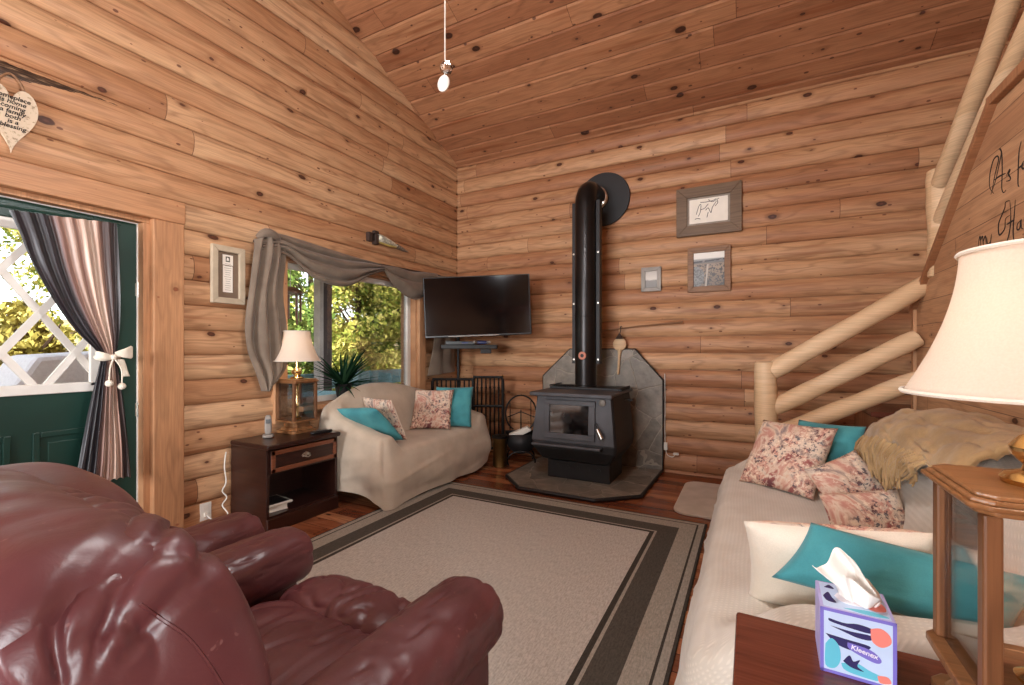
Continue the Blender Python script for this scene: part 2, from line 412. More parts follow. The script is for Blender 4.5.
def glass(name, tint=(1, 1, 1, 1), refl=.05):
    N = NT(name); t = N.n('ShaderNodeBsdfTransparent'); t.inputs[0].default_value = tint
    g = N.n('ShaderNodeBsdfGlossy'); g.inputs['Roughness'].default_value = .02
    fr = N.n('ShaderNodeFresnel'); fr.inputs[0].default_value = 1.45
    mx = N.n('ShaderNodeMixShader'); N.link(mx.inputs[0], N.m('ADD', N.m('MULTIPLY', fr.outputs[0], .8), refl * .2))
    N.t.links.new(t.outputs[0], mx.inputs[1]); N.t.links.new(g.outputs[0], mx.inputs[2]); N.t.links.new(mx.outputs[0], N.out.inputs[0])
    return N.mat
M['glass'] = glass('window_glass')
M['crystal'] = glass('crystal', (.9, .92, .95, 1), 1.2)

def shade_mat():
    N = NT('linen_lampshade'); o = N.obj(); wv = N.noise(o, 300, 2)
    c = N.mix(N.ss(wv, .2, .8), srgb(232, 218, 202), srgb(238, 225, 210))
    d = N.n('ShaderNodeBsdfDiffuse'); t = N.n('ShaderNodeBsdfTranslucent'); N.link(d.inputs[0], c); N.link(t.inputs[0], c)
    mx = N.n('ShaderNodeMixShader'); mx.inputs[0].default_value = .4
    N.t.links.new(d.outputs[0], mx.inputs[1]); N.t.links.new(t.outputs[0], mx.inputs[2]); N.t.links.new(mx.outputs[0], N.out.inputs[0])
    return N.mat
M['shade'] = shade_mat()

def emit(name, rgb, st):
    N = NT(name); e = N.n('ShaderNodeEmission'); e.inputs[0].default_value = srgb(*rgb); e.inputs[1].default_value = st
    N.t.links.new(e.outputs[0], N.out.inputs[0]); return N.mat

def leaf_mat(name, stops, tr=.35):
    N = NT(name); g = N.n('ShaderNodeNewGeometry'); c = N.ramp(g.outputs['Random Per Island'], stops)
    d = N.n('ShaderNodeBsdfDiffuse'); t = N.n('ShaderNodeBsdfTranslucent'); N.link(d.inputs[0], c); N.link(t.inputs[0], c)
    mx = N.n('ShaderNodeMixShader'); mx.inputs[0].default_value = tr
    N.t.links.new(d.outputs[0], mx.inputs[1]); N.t.links.new(t.outputs[0], mx.inputs[2]); N.t.links.new(mx.outputs[0], N.out.inputs[0])
    return N.mat
M['leafA'] = leaf_mat('olive_leaves', [(0, srgb(82, 100, 44)), (.4, srgb(144, 152, 70)), (.75, srgb(190, 182, 98)), (1, srgb(220, 206, 130))])
M['leafB'] = leaf_mat('green_leaves', [(0, srgb(66, 92, 44)), (.5, srgb(118, 144, 72)), (1, srgb(172, 184, 104))])
M['leafC'] = leaf_mat('golden_leaves', [(0, srgb(112, 104, 50)), (.5, srgb(168, 156, 82)), (1, srgb(204, 194, 118))])
M['yucca'] = leaf_mat('dark_plant_leaves', [(0, srgb(20, 44, 34)), (.6, srgb(34, 66, 46)), (1, srgb(60, 96, 66))], .1)

def curtain_mat():
    N = NT('striped_satin'); U = N.sep(N.uv()); u = U[0]
    st = N.noise(N.xyz(N.m('MULTIPLY', u, 30), 0.3, 0.0), 1.0, 2, .6)
    c = N.ramp(u, [(0, srgb(20, 17, 22)), (.10, srgb(44, 36, 44)), (.16, srgb(18, 16, 20)), (.26, srgb(34, 28, 36)), (.33, srgb(26, 22, 27)), (.37, srgb(104, 74, 70)),
                   (.43, srgb(150, 116, 104)), (.50, srgb(188, 154, 136)), (.56, srgb(126, 92, 82)), (.61, srgb(196, 164, 146)), (.72, srgb(204, 176, 156)), (.79, srgb(168, 132, 116)),
                   (.83, srgb(82, 58, 52)), (.92, srgb(54, 40, 38)), (1, srgb(36, 30, 31))])
    f = N.ss(st, .3, .7, .7, 1.2); c = N.mix(1.0, c, N.xyz(f, f, f), 'MULTIPLY')
    return N.done(c, .42, 0, None, Sheen_Weight=.2)
M['curtain'] = curtain_mat()

# ================================================================== ROOM SHELL
def logwall(name, mat, axis, face, nrm, s0, s1, ztop, holes=(), bul=.031):
    """half-log courses; axis 'Y' -> wall plane x=face; axis 'X' -> plane y=face; ztop(s) top height"""
    mb = MB()
    def pt(s, z):
        f = ((z - C0) / CW) % 1.0
        off = bul * (1 - abs(2 * f - 1) ** 2.6) - bul * .6
        if min(f, 1 - f) < .0175: off -= .014
        return (face + nrm * off, s, z) if axis == 'Y' else (s, face + nrm * off, z)
    zmax = max(ztop(s0), ztop(s1), ztop(YR) if s0 < YR < s1 and axis == 'Y' else 0)
    zs = set([0.0])
    k = -1
    while C0 + k * CW < zmax + .2:
        for q in (0.017, .018, .05, .14, .3, .5, .7, .86, .95, .982, .983):
            z = C0 + (k + q) * CW
            if 0 < z < zmax: zs.add(round(z, 4))
        k += 1
    for h in holes: zs.add(h[2]); zs.add(h[3])
    zs = sorted(zs)
    slope = abs(ztop(s0) - ztop(s1)) > .01
    for a, b in zip(zs[:-1], zs[1:]):
        zm = (a + b) / 2
        iv = [(s0, s1)]
        for h in holes:
            if h[2] <= zm <= h[3]:
                nw = []
                for p, q in iv:
                    if h[1] <= p or h[0] >= q: nw.append((p, q)); continue
                    if h[0] > p: nw.append((p, h[0]))
                    if h[1] < q: nw.append((h[1], q))
                iv = nw
        for p, q in iv:
            def lim(z, e, sgn):
                if not slope: return e
                # far limit where the sloping ceiling cuts the wall
                hi = BY - (z - CZ - .03) / CS if z > CZ + .03 else 1e9
                lo = YR - (BY - YR) + (z - CZ - .03) / CS if z > CZ + .03 else -1e9
                return max(min(e, hi), lo)
            mb.add([pt(lim(a, p, 0), a), pt(lim(a, q, 0), a), pt(lim(b, q, 0), b), pt(lim(b, p, 0), b)], [(0, 1, 2, 3)])
    o = mb.build(name, mat, smooth=True, weld=.0004, angle=60)
    return struct(o)
ztop_s = lambda y: CZ + CS * (BY - y) if y >= YR else CZ + CS * (BY - YR) - CS * (YR - y)
DOOR = (0.44, 1.45, 0.0, 2.065)
WIN = (2.36, 4.02, 0.76, 2.0)
logwall('wall_left', M['log_left'], 'Y', LX, 1, FY, BY, ztop_s, [DOOR, WIN])
logwall('wall_back', M['log_back'], 'X', BY, -1, LX, RX, lambda s: CZ + .02)
logwall('wall_right', M['log_side'], 'Y', RX, -1, FY, BY, ztop_s, [(-2.1, -.8, .9, 2.3)])
RWIN = (-3.0, -.95, .8, 2.4)
logwall('wall_rear', M['log_back'], 'X', FY, 1, LX, RX, lambda s: ztop_s(FY) + .02, [RWIN])
# thick outer skins so that the room is closed
mb = MB()
mb.box2((LX - .22, FY - .2, -.1), (LX - .06, DOOR[0], 5.9)); mb.box2((LX - .22, DOOR[1], -.1), (LX - .06, WIN[0], 5.9)); mb.box2((LX - .22, WIN[1], -.1), (LX - .06, BY + .2, 5.9))
mb.box2((LX - .22, DOOR[0], DOOR[3]), (LX - .06, DOOR[1], 5.9)); mb.box2((LX - .22, WIN[0], WIN[3]), (LX - .06, WIN[1], 5.9)); mb.box2((LX - .22, WIN[0], -.1), (LX - .06, WIN[1], WIN[2]))
struct(mb.build('wall_left_outer', M['cedar']))
mb = MB(); mb.box2((LX - .2, BY + .06, -.1), (RX + .2, BY + .2, 3.7)); struct(mb.build('wall_back_outer', M['cedar']))

# floor
mb = MB(); mb.box2((LX - .05, FY - .05, -.08), (RX + .05, BY + .05, 0)); struct(mb.build('floor', M['floor']))
# ceiling: tongue-and-groove boards with bevelled grooves
mb = MB()
def ceil(ya, yb, sign):
    ys = []; y = 4.727 + .172
    while y > YR - .3:
        ys += [(y + .014, 0), (y + .002, .008), (y + .0018, .018), (y - .0018, .018), (y - .002, .008), (y - .014, 0)]; y -= .172
    pts = [(yy, g) for yy, g in ys if YR <= yy <= BY]
    pts = [(BY + .03, 0)] + pts + [(YR, 0)]
    if sign < 0: pts = [(2 * YR - yy, g) for yy, g in pts]
    vs = []
    for yy, g in pts:
        z = ztop_s(yy) + g
        vs += [(LX - .03, yy, z), (RX + .03, yy, z)]
    fs = [(2 * i, 2 * i + 1, 2 * i + 3, 2 * i + 2) for i in range(len(pts) - 1)]
    mb.add(vs, fs)
ceil(0, 0, 1); ceil(0, 0, -1)
struct(mb.build('ceiling', M['ceil']))
mb = MB()
for sgn in (1, -1):
    ya, yb = (BY + .6, YR) if sgn > 0 else (2 * YR - BY - .4, YR)
    za = CZ - CS * .6 if sgn > 0 else ztop_s(ya)
    mb.add([(LX - .5, ya, za + .12), (RX + .4, ya, za + .12), (RX + .4, yb, ztop_s(YR) + .12), (LX - .5, yb, ztop_s(YR) + .12)], [(0, 1, 2, 3)])
struct(mb.build('roof', M['cedar'], solid=.1))
# baseboard on the left wall
mb = MB(); mb.box2((LX - .03, 1.625, 0), (LX + .006, BY, .195)); struct(mb.build('baseboard_left', M['trimY'], bevel=.004))

# ---- door in the left wall
dr = thing('door_1', 'dark green panelled door with a diamond grille window', 'door', (LX, 0, 0)); struct(dr)
DX = -.075
mb = MB(); gx0, gx1 = DX - .045, DX
LT = (.60, 1.20, 1.035, 1.90)     # glazed opening y0,y1,z0,z1
y0, y1 = .50, 1.405
mb.box2((gx0, y0, .012), (gx1, LT[0], 2.03)); mb.box2((gx0, LT[1], .012), (gx1, y1, 2.03))
mb.box2((gx0, LT[0], .012), (gx1, LT[1], LT[2])); mb.box2((gx0, LT[0], LT[3]), (gx1, LT[1], 2.03))
mb.build('door_slab', M['green'], dr, bevel=.004)
mb = MB()
for a, b in ((.60, .86), (.94, 1.20)):
    for z0, z1 in ((.15, .80),):
        w = .03
        mb.box2((gx1, a, z0), (gx1 + .012, a + w, z1)); mb.box2((gx1, b - w, z0), (gx1 + .012, b, z1))
        mb.box2((gx1, a + w, z0), (gx1 + .012, b - w, z0 + w)); mb.box2((gx1, a + w, z1 - w), (gx1 + .012, b - w, z1))
        mb.box2((gx1, a + .06, z0 + .06), (gx1 + .008, b - .06, z1 - .06))
mb.build('raised_panel', M['green'], dr, bevel=.004)
mb = MB(); w = .05
mb.box2((gx1 - .01, LT[0] - .03, LT[2] - .03), (gx1 + .016, LT[1] + .03, LT[2] + .025)); mb.box2((gx1 - .01, LT[0] - .03, LT[3] - .025), (gx1 + .016, LT[1] + .03, LT[3] + .03))
mb.box2((gx1 - .01, LT[0] - .03, LT[2]), (gx1 + .016, LT[0] + .025, LT[3])); mb.box2((gx1 - .01, LT[1] - .025, LT[2]), (gx1 + .016, LT[1] + .03, LT[3]))
fr = mb.build('glazing_frame', M['white'], dr, bevel=.005); fr['label'] = 'white glazing frame'
mb = MB()
def clipseg(p, q, b):
    (ya, za), (yb, zb) = p, q; t0, t1 = 0, 1
    for d, lo, hi, s in ((yb - ya, b[0], b[1], ya), (zb - za, b[2], b[3], za)):
        if abs(d) < 1e-9: continue
        a, c = (lo - s) / d, (hi - s) / d
        t0, t1 = max(t0, min(a, c)), min(t1, max(a, c))
    return None if t0 >= t1 else ((ya + (yb - ya) * t0, za + (zb - za) * t0), (ya + (yb - ya) * t1, za + (zb - za) * t1))
for k in range(-5, 6):
    for sgn in (1, -1):
        zc = 1.445 + k * .43
        q = clipseg((-.2, zc + sgn * 1.48 * (-.2 - .972)), (2.2, zc + sgn * 1.48 * (2.2 - .972)), LT)
        if q: mb.beam((DX - .005 + .0015 * sgn, q[0][0], q[0][1]), (DX - .005 + .0015 * sgn, q[1][0], q[1][1]), .018, .034, up=(0, -(q[1][1] - q[0][1]), q[1][0] - q[0][0]))
gr = mb.build('diamond_grille', M['white'], dr); gr['label'] = 'white diamond grille'
mb = MB(); mb.box2((DX - .028, LT[0], LT[2]), (DX - .024, LT[1], LT[3])); mb.build('glass_pane', M['glass'], dr)
for z in (1.62, .87, .25):
    mb = MB(); mb.tube([(DX + .008, 1.409, z - .045), (DX + .008, 1.409, z + .045)], .005, 8); mb.box2((DX - .002, 1.398, z - .04), (DX + .003, 1.409, z + .04))
    mb.build('hinge', M['steel'], dr, smooth=True)
# casing
t1 = thing('trim_1', 'wide pine casing around the green door', 'door casing', (LX, 0, 0)); struct(t1)
mb = MB(); mb.box2((-.02, 1.448, 0), (.035, 1.622, 2.065)); mb.build('side_casing', M['trimZ'], t1, bevel=.006)
mb = MB(); mb.box2((-.02, .2, 2.064), (.045, 1.624, 2.205)); mb.build('header_casing', M['trimY'], t1, bevel=.006)
mb = MB(); mb.box2((-.02, .27, 0), (.035, .443, 2.065)); mb.build('side_casing', M['trimZ'], t1, bevel=.006)
mb = MB(); mb.box2((-.22, 1.412, 0), (-.01, 1.449, 2.0355)); mb.box2((-.22, .441, 0), (-.01, .478, 2.0355)); mb.box2((-.22, .44, 2.036), (-.01, 1.449, 2.066))
mb.build('jamb', M['trimZ'], t1, bevel=.003)
mb = MB(); mb.box2((DX - .05, 1.4055, 0), (DX + .004, 1.412, 2.036)); mb.box2((DX - .05, .478, 2.030), (DX + .006, 1.412, 2.038)); ws = mb.build('weather_strip', M['white'], t1); ws['label'] = 'thin white weather strip'

# ---- window in the left wall
wn = thing('window_1', 'wide picture window in the log wall', 'window', (LX, 0, 0)); struct(wn)
mb = MB()
mb.box2((-.22, WIN[0] - .0, WIN[2]), (-.01, WIN[0] + .03, WIN[3])); mb.box2((-.22, WIN[1] - .03, WIN[2]), (-.01, WIN[1], WIN[3]))
mb.box2((-.22, WIN[0], WIN[3] - .03), (-.01, WIN[1], WIN[3])); mb.box2((-.2, WIN[0], WIN[2] - .02), (.10, WIN[1], WIN[2] + .02))
mb.build('jamb', M['trimZ'], wn, bevel=.003)
mb = MB(); mb.box2((-.02, WIN[0] - .10, WIN[2] - .1), (.035, WIN[0] + .012, WIN[3] + .1)); mb.box2((-.02, WIN[1] - .012, WIN[2] - .1), (.035, WIN[1] + .10, WIN[3] + .1))
mb.build('side_casing', M['trimZ'], wn, bevel=.006)
mb = MB(); mb.box2((-.02, WIN[0] - .10, WIN[3] - .01), (.04, WIN[1] + .10, WIN[3] + .10)); mb.build('header_casing', M['trimY'], wn, bevel=.006)
mb = MB()
for a, b, c, d in ((WIN[0] + .03, WIN[0] + .085, WIN[2] + .02, WIN[3] - .03), (WIN[1] - .085, WIN[1] - .03, WIN[2] + .02, WIN[3] - .03),
                   (WIN[0] + .03, WIN[1] - .03, WIN[2] + .02, WIN[2] + .07), (WIN[0] + .03, WIN[1] - .03, WIN[3] - .08, WIN[3] - .03)):
    mb.box2((-.13, a, c), (-.08, b, d))
sa = mb.build('sash', M['white'], wn, bevel=.005); sa['label'] = 'white window sash'
mb = MB(); mb.box2((-.108, WIN[0] + .06, WIN[2] + .05), (-.104, WIN[1] - .06, WIN[3] - .05)); mb.build('glass_pane', M['glass'], wn)
# ---- unseen windows added behind the camera to hold the fill lamps
for nm, box, ax in (('added_window_2', RWIN, 'X'), ('added_window_3', (-2.1, -.8, .9, 2.3), 'Y')):
    w = thing(nm, 'added unseen window behind the viewer, holding a fill lamp', 'window'); struct(w); mb = MB(); a, b, c, d = box; fp = FY if ax == 'X' else RX
    sgn = -1 if ax == 'X' else 1
    for p, q, z0, z1 in ((a - .05, a + .05, c, d), (b - .05, b + .05, c, d), (a, b, c - .05, c + .05), (a, b, d - .05, d + .05), ((a + b) / 2 - .025, (a + b) / 2 + .025, c, d)):
        if ax == 'X': mb.box2((p, fp - .12, z0), (q, fp + .04, z1))
        else: mb.box2((fp - .04, p, z0), (fp + .12, q, z1))
    mb.build('sash', M['white'], w)

# ---- stair-side panel wall (right)
PX = 1.0
SZ = lambda y: 1.517 + .752 * (4.03 - y)
KY = 4.03 - (2.385 - 1.517) / .752
out = [(4.03, 0), (4.03, 1.517), (KY, 2.385), (-.5, 2.385), (-.5, 0)]
T = Matrix(((0, 0, 1, 0), (1, 0, 0, 0), (0, 1, 0, 0), (0, 0, 0, 1)))
mb = MB(); mb.prism(out, PX, PX + .09, T); struct(mb.build('wall_stair', M['panel']))
tr = thing('trim_2', 'cedar trim edging the boarded stair wall', 'trim'); struct(tr)
mb = MB(); mb.beam((PX + .005, 4.05, 1.502), (PX + .005, KY - .02, 2.40), .075, .036); mb.build('sloping_trim', M['cedar'], tr, bevel=.004)
mb = MB(); mb.beam((PX + .03, KY + .02, 2.395), (PX + .03, -.5, 2.395), .12, .045); mb.build('level_trim', M['cedar'], tr, bevel=.004)
mb = MB(); mb.box2((PX - .018, 4.0, .78), (PX + .10, 4.045, 1.53)); mb.build('edge_trim', M['trimZ'], tr, bevel=.003)
# lettering painted on the stair wall
CR = lambda p: (960 + p[0] * .1753, 140 + p[1] * .1753)
strokes = [
 [(195, 305), (172, 270), (172, 200), (190, 120), (213, 92), (222, 110), (208, 170), (195, 230), (185, 290)],
 [(178, 310), (205, 230), (225, 140), (238, 70), (228, 50), (240, 75), (243, 180), (240, 270), (250, 300), (265, 285)],
 [(195, 230), (230, 205), (262, 190)], [(265, 205), (283, 170), (287, 175), (278, 195), (290, 215), (285, 230), (265, 235)],
 [(352, 5), (340, 60), (335, 150), (333, 250), (340, 265)], [(328, 168), (365, 135)], [(368, 118), (354, 145), (362, 165), (372, 150)],
 [(105, 620), (112, 560), (118, 555), (120, 612)], [(120, 575), (130, 550), (136, 610)], [(136, 575), (147, 548), (152, 600)],
 [(155, 555), (160, 595), (175, 580)], [(182, 535), (175, 590), (165, 640)],
 [(285, 345), (262, 355), (258, 385), (240, 430), (222, 480), (225, 540), (245, 525), (258, 500), (262, 450), (285, 430)],
 [(287, 350), (292, 430), (285, 520), (265, 590), (245, 602), (238, 580)], [(318, 340), (312, 420), (305, 520), (312, 580), (326, 595)], [(268, 482), (312, 455)],
 [(347, 460), (330, 480), (328, 510), (343, 503), (350, 455), (352, 500), (364, 505)]]
mb = MB()
for st in strokes:
    w = [atX(*CR(p), PX) for p in st]; w = [Vector((PX - .0015, q.y, q.z)) for q in w]
    pts = catmull([tuple(q) for q in w], len(w) * 4)
    mb.tube(pts, [  .0016 + .0028 * max(0, math.sin(PI * i / (len(pts) - 1))) ** 1.0 for i in range(len(pts))], 6)
for v in mb.v: pass
mb.v = [(PX - .001 + (v[0] - PX) * .25, v[1], v[2]) for v in mb.v]
tag(mb.build('wall_lettering', M['ink'], smooth=True), 'black flowing script lettering "As f... my Ha..." on the boarded stair wall', 'lettering')

# ---- staircase
stc = thing('staircase', 'wooden corner staircase rising behind the pale sofa to the upper level', 'staircase', (0, 0, 0))
NY0, NY1 = 3.945, BY - .04
for i in range(4):
    x = .02 + i * .255; z = .20 * (i + 1)
    mb = MB(); mb.box2((x - .02, NY0 if i < 3 else 4.06, z - .035), (x + (.275 if i < 3 else RX - x - .05), NY1, z)); mb.build('tread', M['table_red'], stc, bevel=.006)
    mb = MB(); mb.box2((x, NY0 + .01, z - .2), (x + .02, NY1, z - .035)); mb.build('riser', M['cedar'], stc)
p0, p1 = (-.20, 3.91, .055), (1.0, 3.91, .80)
mb = MB(); M2 = [(-.12, 0), (.16, 0), (.98, .50), (.98, .84), (.9, .79), (-.12, .14)]
T2 = Matrix(((1, 0, 0, 0), (0, 0, -1, 0), (0, 1, 0, 0), (0, 0, 0, 1)))
mb.prism(M2, -3.93, -3.895, T2); mb.build('stringer', M['trimY'], stc, bevel=.004)
for i in range(7):
    y = 3.9 - i * .265; z = .8 + .2 * (i + 1)
    mb = MB(); mb.box2((PX + .1, y - .27, z - .035), (RX - .05, y + .02, z)); mb.build('tread', M['table_red'], stc, bevel=.006)
mb = MB(); mb.box2((PX + .1, FY + .05, 2.30), (RX - .05, 3.9 - 7 * .265, 2.385)); mb.build('loft_floor', M['table_red'], stc)

# ---- log railings
def logpole(p, q, r, taper=.92, wob=.006):
    p, q = Vector(p), Vector(q); n = 14; pts = []; rr = []
    ph = random.random() * 6
    for i in range(n + 1):
        t = i / n; c = p.lerp(q, t); d = (q - p).normalized(); sd = d.cross(Vector((.3, .5, .81))).normalized()
        pts.append(c + sd * wob * math.sin(t * 5 + ph)); rr.append(r * lerp(1, taper, t) * (1 + .03 * math.sin(t * 17 + ph)))
    rr[0] *= .9; rr[-1] *= .9
    return MB().tube([pts[0] - (q - p).normalized() * .006] + pts + [pts[-1] + (q - p).normalized() * .006], [rr[0] * .8] + rr + [rr[-1] * .8], 16)
ra = thing('stair_railing', 'peeled log railing of the short lower stair flight by the sofa', 'railing', (.1, 3.9, 0))
O = Vector((.1, 3.9, 0))
def lp(*a): return tuple(Vector(a) - O)
logpole(lp(.10, 3.86, 0), lp(.10, 3.86, 1.15), .078, .97).build('newel_post', M['peel'], ra, smooth=True)
for (ua, va), (ub, vb), r in (((772, 372), (932, 280), .066), ((768, 410), (918, 338), .064), ((775, 436), (918, 378), .062)):
    a = atY(ua, va, 3.86); b = atY(ub, vb, 3.86); logpole(a - O, b - O, r, .95).build('rail', M['peel'], ra, smooth=True)
rb = thing('stair_railing', 'peeled log railing climbing steeply above the lettered stair wall', 'railing', (PX + .04, 3.69, 0))
O = Vector((PX + .04, 3.69, 0))
a = atX(934, 240, PX + .04)
logpole(Vector((PX + .05, 3.72, 1.70)) - O, Vector((PX + .05, 3.72, 2.36)) - O, .075, .95).build('post', M['peel'], rb, smooth=True)
for (ua, va), (ub, vb), r, px in (((941, 183), (1008, 0), .046, PX + .03), ((938, 229), (1041, 0), .042, PX + .04)):
    a = atX(ua, va, px); b = atX(ub, vb, px); b = a + (b - a) * 1.5
    logpole(a - O, b - O, r, .97).build('rail', M['peel'], rb, smooth=True)

# ================================================================== OUTSIDE
mb = MB(); mb.box2((-6.3, -1.5, -.12), (LX - .22, 7.5, -.04)); tag(struct(mb.build('deck', M['deck'])))
mb = MB()
def gz(x, y): return -1.0 + .5 * noise.noise(Vector((x * .12, y * .12, 0))) + max(0, (-8 - x) * .12)
mb.grid(lambda u, v: (lerp(-42, -6, u), lerp(-18, 34, v), gz(lerp(-42, -6, u), lerp(-18, 34, v))), 40, 50)
g = mb.build('ground', M['ground'], smooth=True); struct(g)
def tree(x, y, h, rad, mat, label, seed, n=6500, trunk=True, leaf=.062, low=.12):
    rnd = random.Random(seed); z0 = gz(x, y) - .1
    t = thing('tree', label, 'tree', (x, y, z0))
    mb = MB(); pts = catmull([(0, 0, 0), (rnd.uniform(-.1, .1), rnd.uniform(-.1, .1), h * .4), (rnd.uniform(-.2, .2), rnd.uniform(-.2, .2), h * .9)], 10)
    mb.tube(pts, [lerp(.16, .03, i / 10) for i in range(11)], 8)
    for k in range(9):
        a = rnd.random() * 6.28; zz = rnd.uniform(.2, .8) * h; L = rad * rnd.uniform(.5, .9)
        mb.tube(catmull([(0, 0, zz), (math.cos(a) * L * .5, math.sin(a) * L * .5, zz + .15), (math.cos(a) * L, math.sin(a) * L, zz + .5)], 6), [.05, .045, .04, .03, .025, .02, .01], 5)
    mb.build('trunk', M['bark'], t, smooth=True)
    mb = MB(); cl = []
    for k in range(90):
        a = rnd.random() * 6.28; zz = rnd.uniform(low, 1); rr = rad * (math.sin(min(1, (zz - low) / .35 + .35) * PI / 2)) * (1 - max(0, zz - .55) / .5) * math.sqrt(rnd.random())
        cl.append((Vector((math.cos(a) * rr, math.sin(a) * rr, zz * h)), rnd.uniform(.3, .6) * rad * .55))
    for i in range(int(n * 2.3)):
        c, s = rnd.choice(cl); d = Vector((rnd.gauss(0, 1), rnd.gauss(0, 1), rnd.gauss(0, .7))).normalized() * s * rnd.random() ** .4
        p = c + d; L = leaf * rnd.uniform(.6, 1.5)
        e1 = Vector((rnd.gauss(0, 1), rnd.gauss(0, 1), rnd.gauss(0, 1))).normalized(); e2 = e1.orthogonal().normalized()
        mb.add([p - e1 * L, p + e2 * L * .45, p + e1 * L, p - e2 * L * .45], [(0, 1, 2, 3)])
    f = mb.build('foliage', mat, t); 
    return t
tree(-9.0, 8.5, 6.0, 1.9, M['leafA'], 'sunlit olive green tree filling the middle of the picture window', 1, 16000)
tree(-9.4, 12.4, 6.6, 1.9, M['leafB'], 'green tree at the right side of the picture window', 2, 14000)
tree(-7.8, 10.9, 2.7, 1.0, M['leafC'], 'low golden shrub-like tree in the right half of the picture window', 3, 9000, low=.05)
tree(-8.8, 4.9, 6.0, 1.7, M['leafB'], 'green tree at the left of the picture window behind the wind chime', 4, 14000)
tree(-13.4, 16.4, 8.5, 2.4, M['leafA'], 'far olive tree behind the right edge of the picture window', 5, 12000)
tree(-13.6, 10.6, 9.0, 2.5, M['leafB'], 'tall green tree behind the sunlit olive tree', 6, 14000)
tree(-9.6, .3, 6.0, 1.9, M['leafB'], 'dark branched tree seen through the left panes of the door', 7, 7000, low=.3)
tree(-13.2, 5.2, 8.6, 2.4, M['leafA'], 'far olive tree between the door glass and the picture window', 8, 14000)
tree(-13.6, -.4, 8.0, 2.5, M['leafA'], 'far olive tree at the left edge of the door glass', 9, 12000)
tree(-9.6, 2.6, 2.6, .9, M['leafC'], 'low golden shrub seen through the door glass beside the curtain', 10, 7000, low=.05)
pp = thing('porch_post', 'square porch post outside the window, dark brown with a pale side', 'post', (-5.55, 4.53, -.04))
mb = MB(); mb.box2((-.07, .0, 0), (.07, .15, 2.62)); mb.build('post_shaft', M['postdk'], pp, bevel=.006)
mb = MB(); mb.box2((-.068, -.06, 0), (.072, -.001, 2.62)); x = mb.build('side_board', M['postlt'], pp, bevel=.004); x['label'] = 'pale grey side board'
pr = thing('porch_railing', 'teal painted porch railing outside the picture window', 'railing', (-5.75, 5.5, -.04))
mb = MB(); mb.box2((-.04, -2.2, .68), (.04, 2.2, .92)); mb.build('top_rail', M['teal_paint'], pr, bevel=.006)
mb = MB(); mb.box2((-.03, -2.2, .28), (.03, 2.2, .44)); mb.build('bottom_rail', M['teal_paint'], pr, bevel=.006)
for y in (-2.1, 0, 2.1):
    mb = MB(); mb.box2((-.10, y - .05, 0), (-.04, y + .05, .95)); mb.build('support_post', M['teal_paint'], pr)
pt_ = thing('patio_table', 'pale blue outdoor table on the porch behind the plant', 'table', (-4.75, 3.62, -.04))
mb = MB(); mb.lathe([(.001, .70), (.5, .70), (.52, .715), (.52, .735), (.5, .745), (.001, .745)], n=32); mb.build('tabletop', M['blueplastic'], pt_, smooth=True)
for a in range(4):
    mb = MB(); c, s = math.cos(a * PI / 2 + .5), math.sin(a * PI / 2 + .5); mb.tube([(.42 * c, .42 * s, 0), (.3 * c, .3 * s, .70)], .02, 8); mb.build('leg', M['blueplastic'], pt_, smooth=True)
pc = thing('patio_chair', 'teal outdoor chair glimpsed through the far lamp base', 'chair', (-4.45, 2.78, -.04), R(20))
mb = MB(); mb.box((0, 0, .40), (.5, .5, .03)); mb.build('seat', M['teal'], pc, bevel=.01)
mb = MB()
for k in range(5): mb.box((-.2, -.2 + k * .1, .70), (.02, .085, .58))
mb.build('backrest', M['teal'], pc, bevel=.01)
for sx in (-1, 1):
    for sy in (-1, 1):
        mb = MB(); mb.box((sx * .22, sy * .22, .195), (.04, .04, .39)); mb.build('leg', M['teal'], pc)
# white covered thing behind the door glass
cb = thing('covered_grill', 'speckled white covered shape on the porch behind the tied curtain', 'grill', (-4.9, 1.52, -.04))
mb = MB()
mb.grid(lambda u, v: ((u - .5) * .6 * lerp(1, .8, v), 0, 0), 1, 1) if False else None
prof = [(-.42, 0), (-.42, .60), (-.36, .98), (-.22, 1.24), (.40, 1.28), (.46, 1.18), (.48, 0)]
mb.prism(prof, -.3, .3, Matrix(((0, 0, 1, 0), (1, 0, 0, 0), (0, 1, 0, 0), (0, 0, 0, 1)))); mb.build('cover', M['covercloth'], cb, bevel=.04)
dk_ = thing('porch_railing', 'dark porch rail low across the door glass', 'railing', (-5.9, 1.2, -.04))
mb = MB(); mb.box2((-.05, -1.6, .74), (.05, 1.6, .82)); mb.build('top_rail', M['postdk'], dk_, bevel=.006)
for k in range(6):
    mb = MB(); y = -1.5 + k * .6; mb.box2((-.03, y - .03, 0), (.03, y + .03, .74)); mb.build('baluster', M['postdk'], dk_)
# wind chime under the porch roof
pf = MB(); pf.box2((-6.4, 2.6, 2.62), (LX - .22, 7.5, 2.70)); struct(pf.build('porch_roof', M['postlt']))
wc = thing('wind_chime', 'wooden wind chime with hanging tubes in the left of the picture window', 'wind chime', (-4.2, 3.06, 1.45))
mb = MB(); mb.lathe([(.001, .44), (.05, .44), (.11, .40), (.12, .385), (.12, .37), (.001, .37)], n=20); mb.build('top_disc', M['oak'], wc, smooth=True)
mb = MB(); mb.tube([(0, 0, .44), (0, 0, 1.17)], .004, 6); mb.build('hanging_cord', M['cord'], wc)
for k in range(7):
    a = k * 2 * PI / 7; L = .26 + .03 * (k % 3); mb = MB(); mb.tube([(.095 * math.cos(a), .095 * math.sin(a), .375), (.095 * math.cos(a), .095 * math.sin(a), .375 - L)], .012, 8); mb.build('chime_tube', M['oakH'], wc, smooth=True)

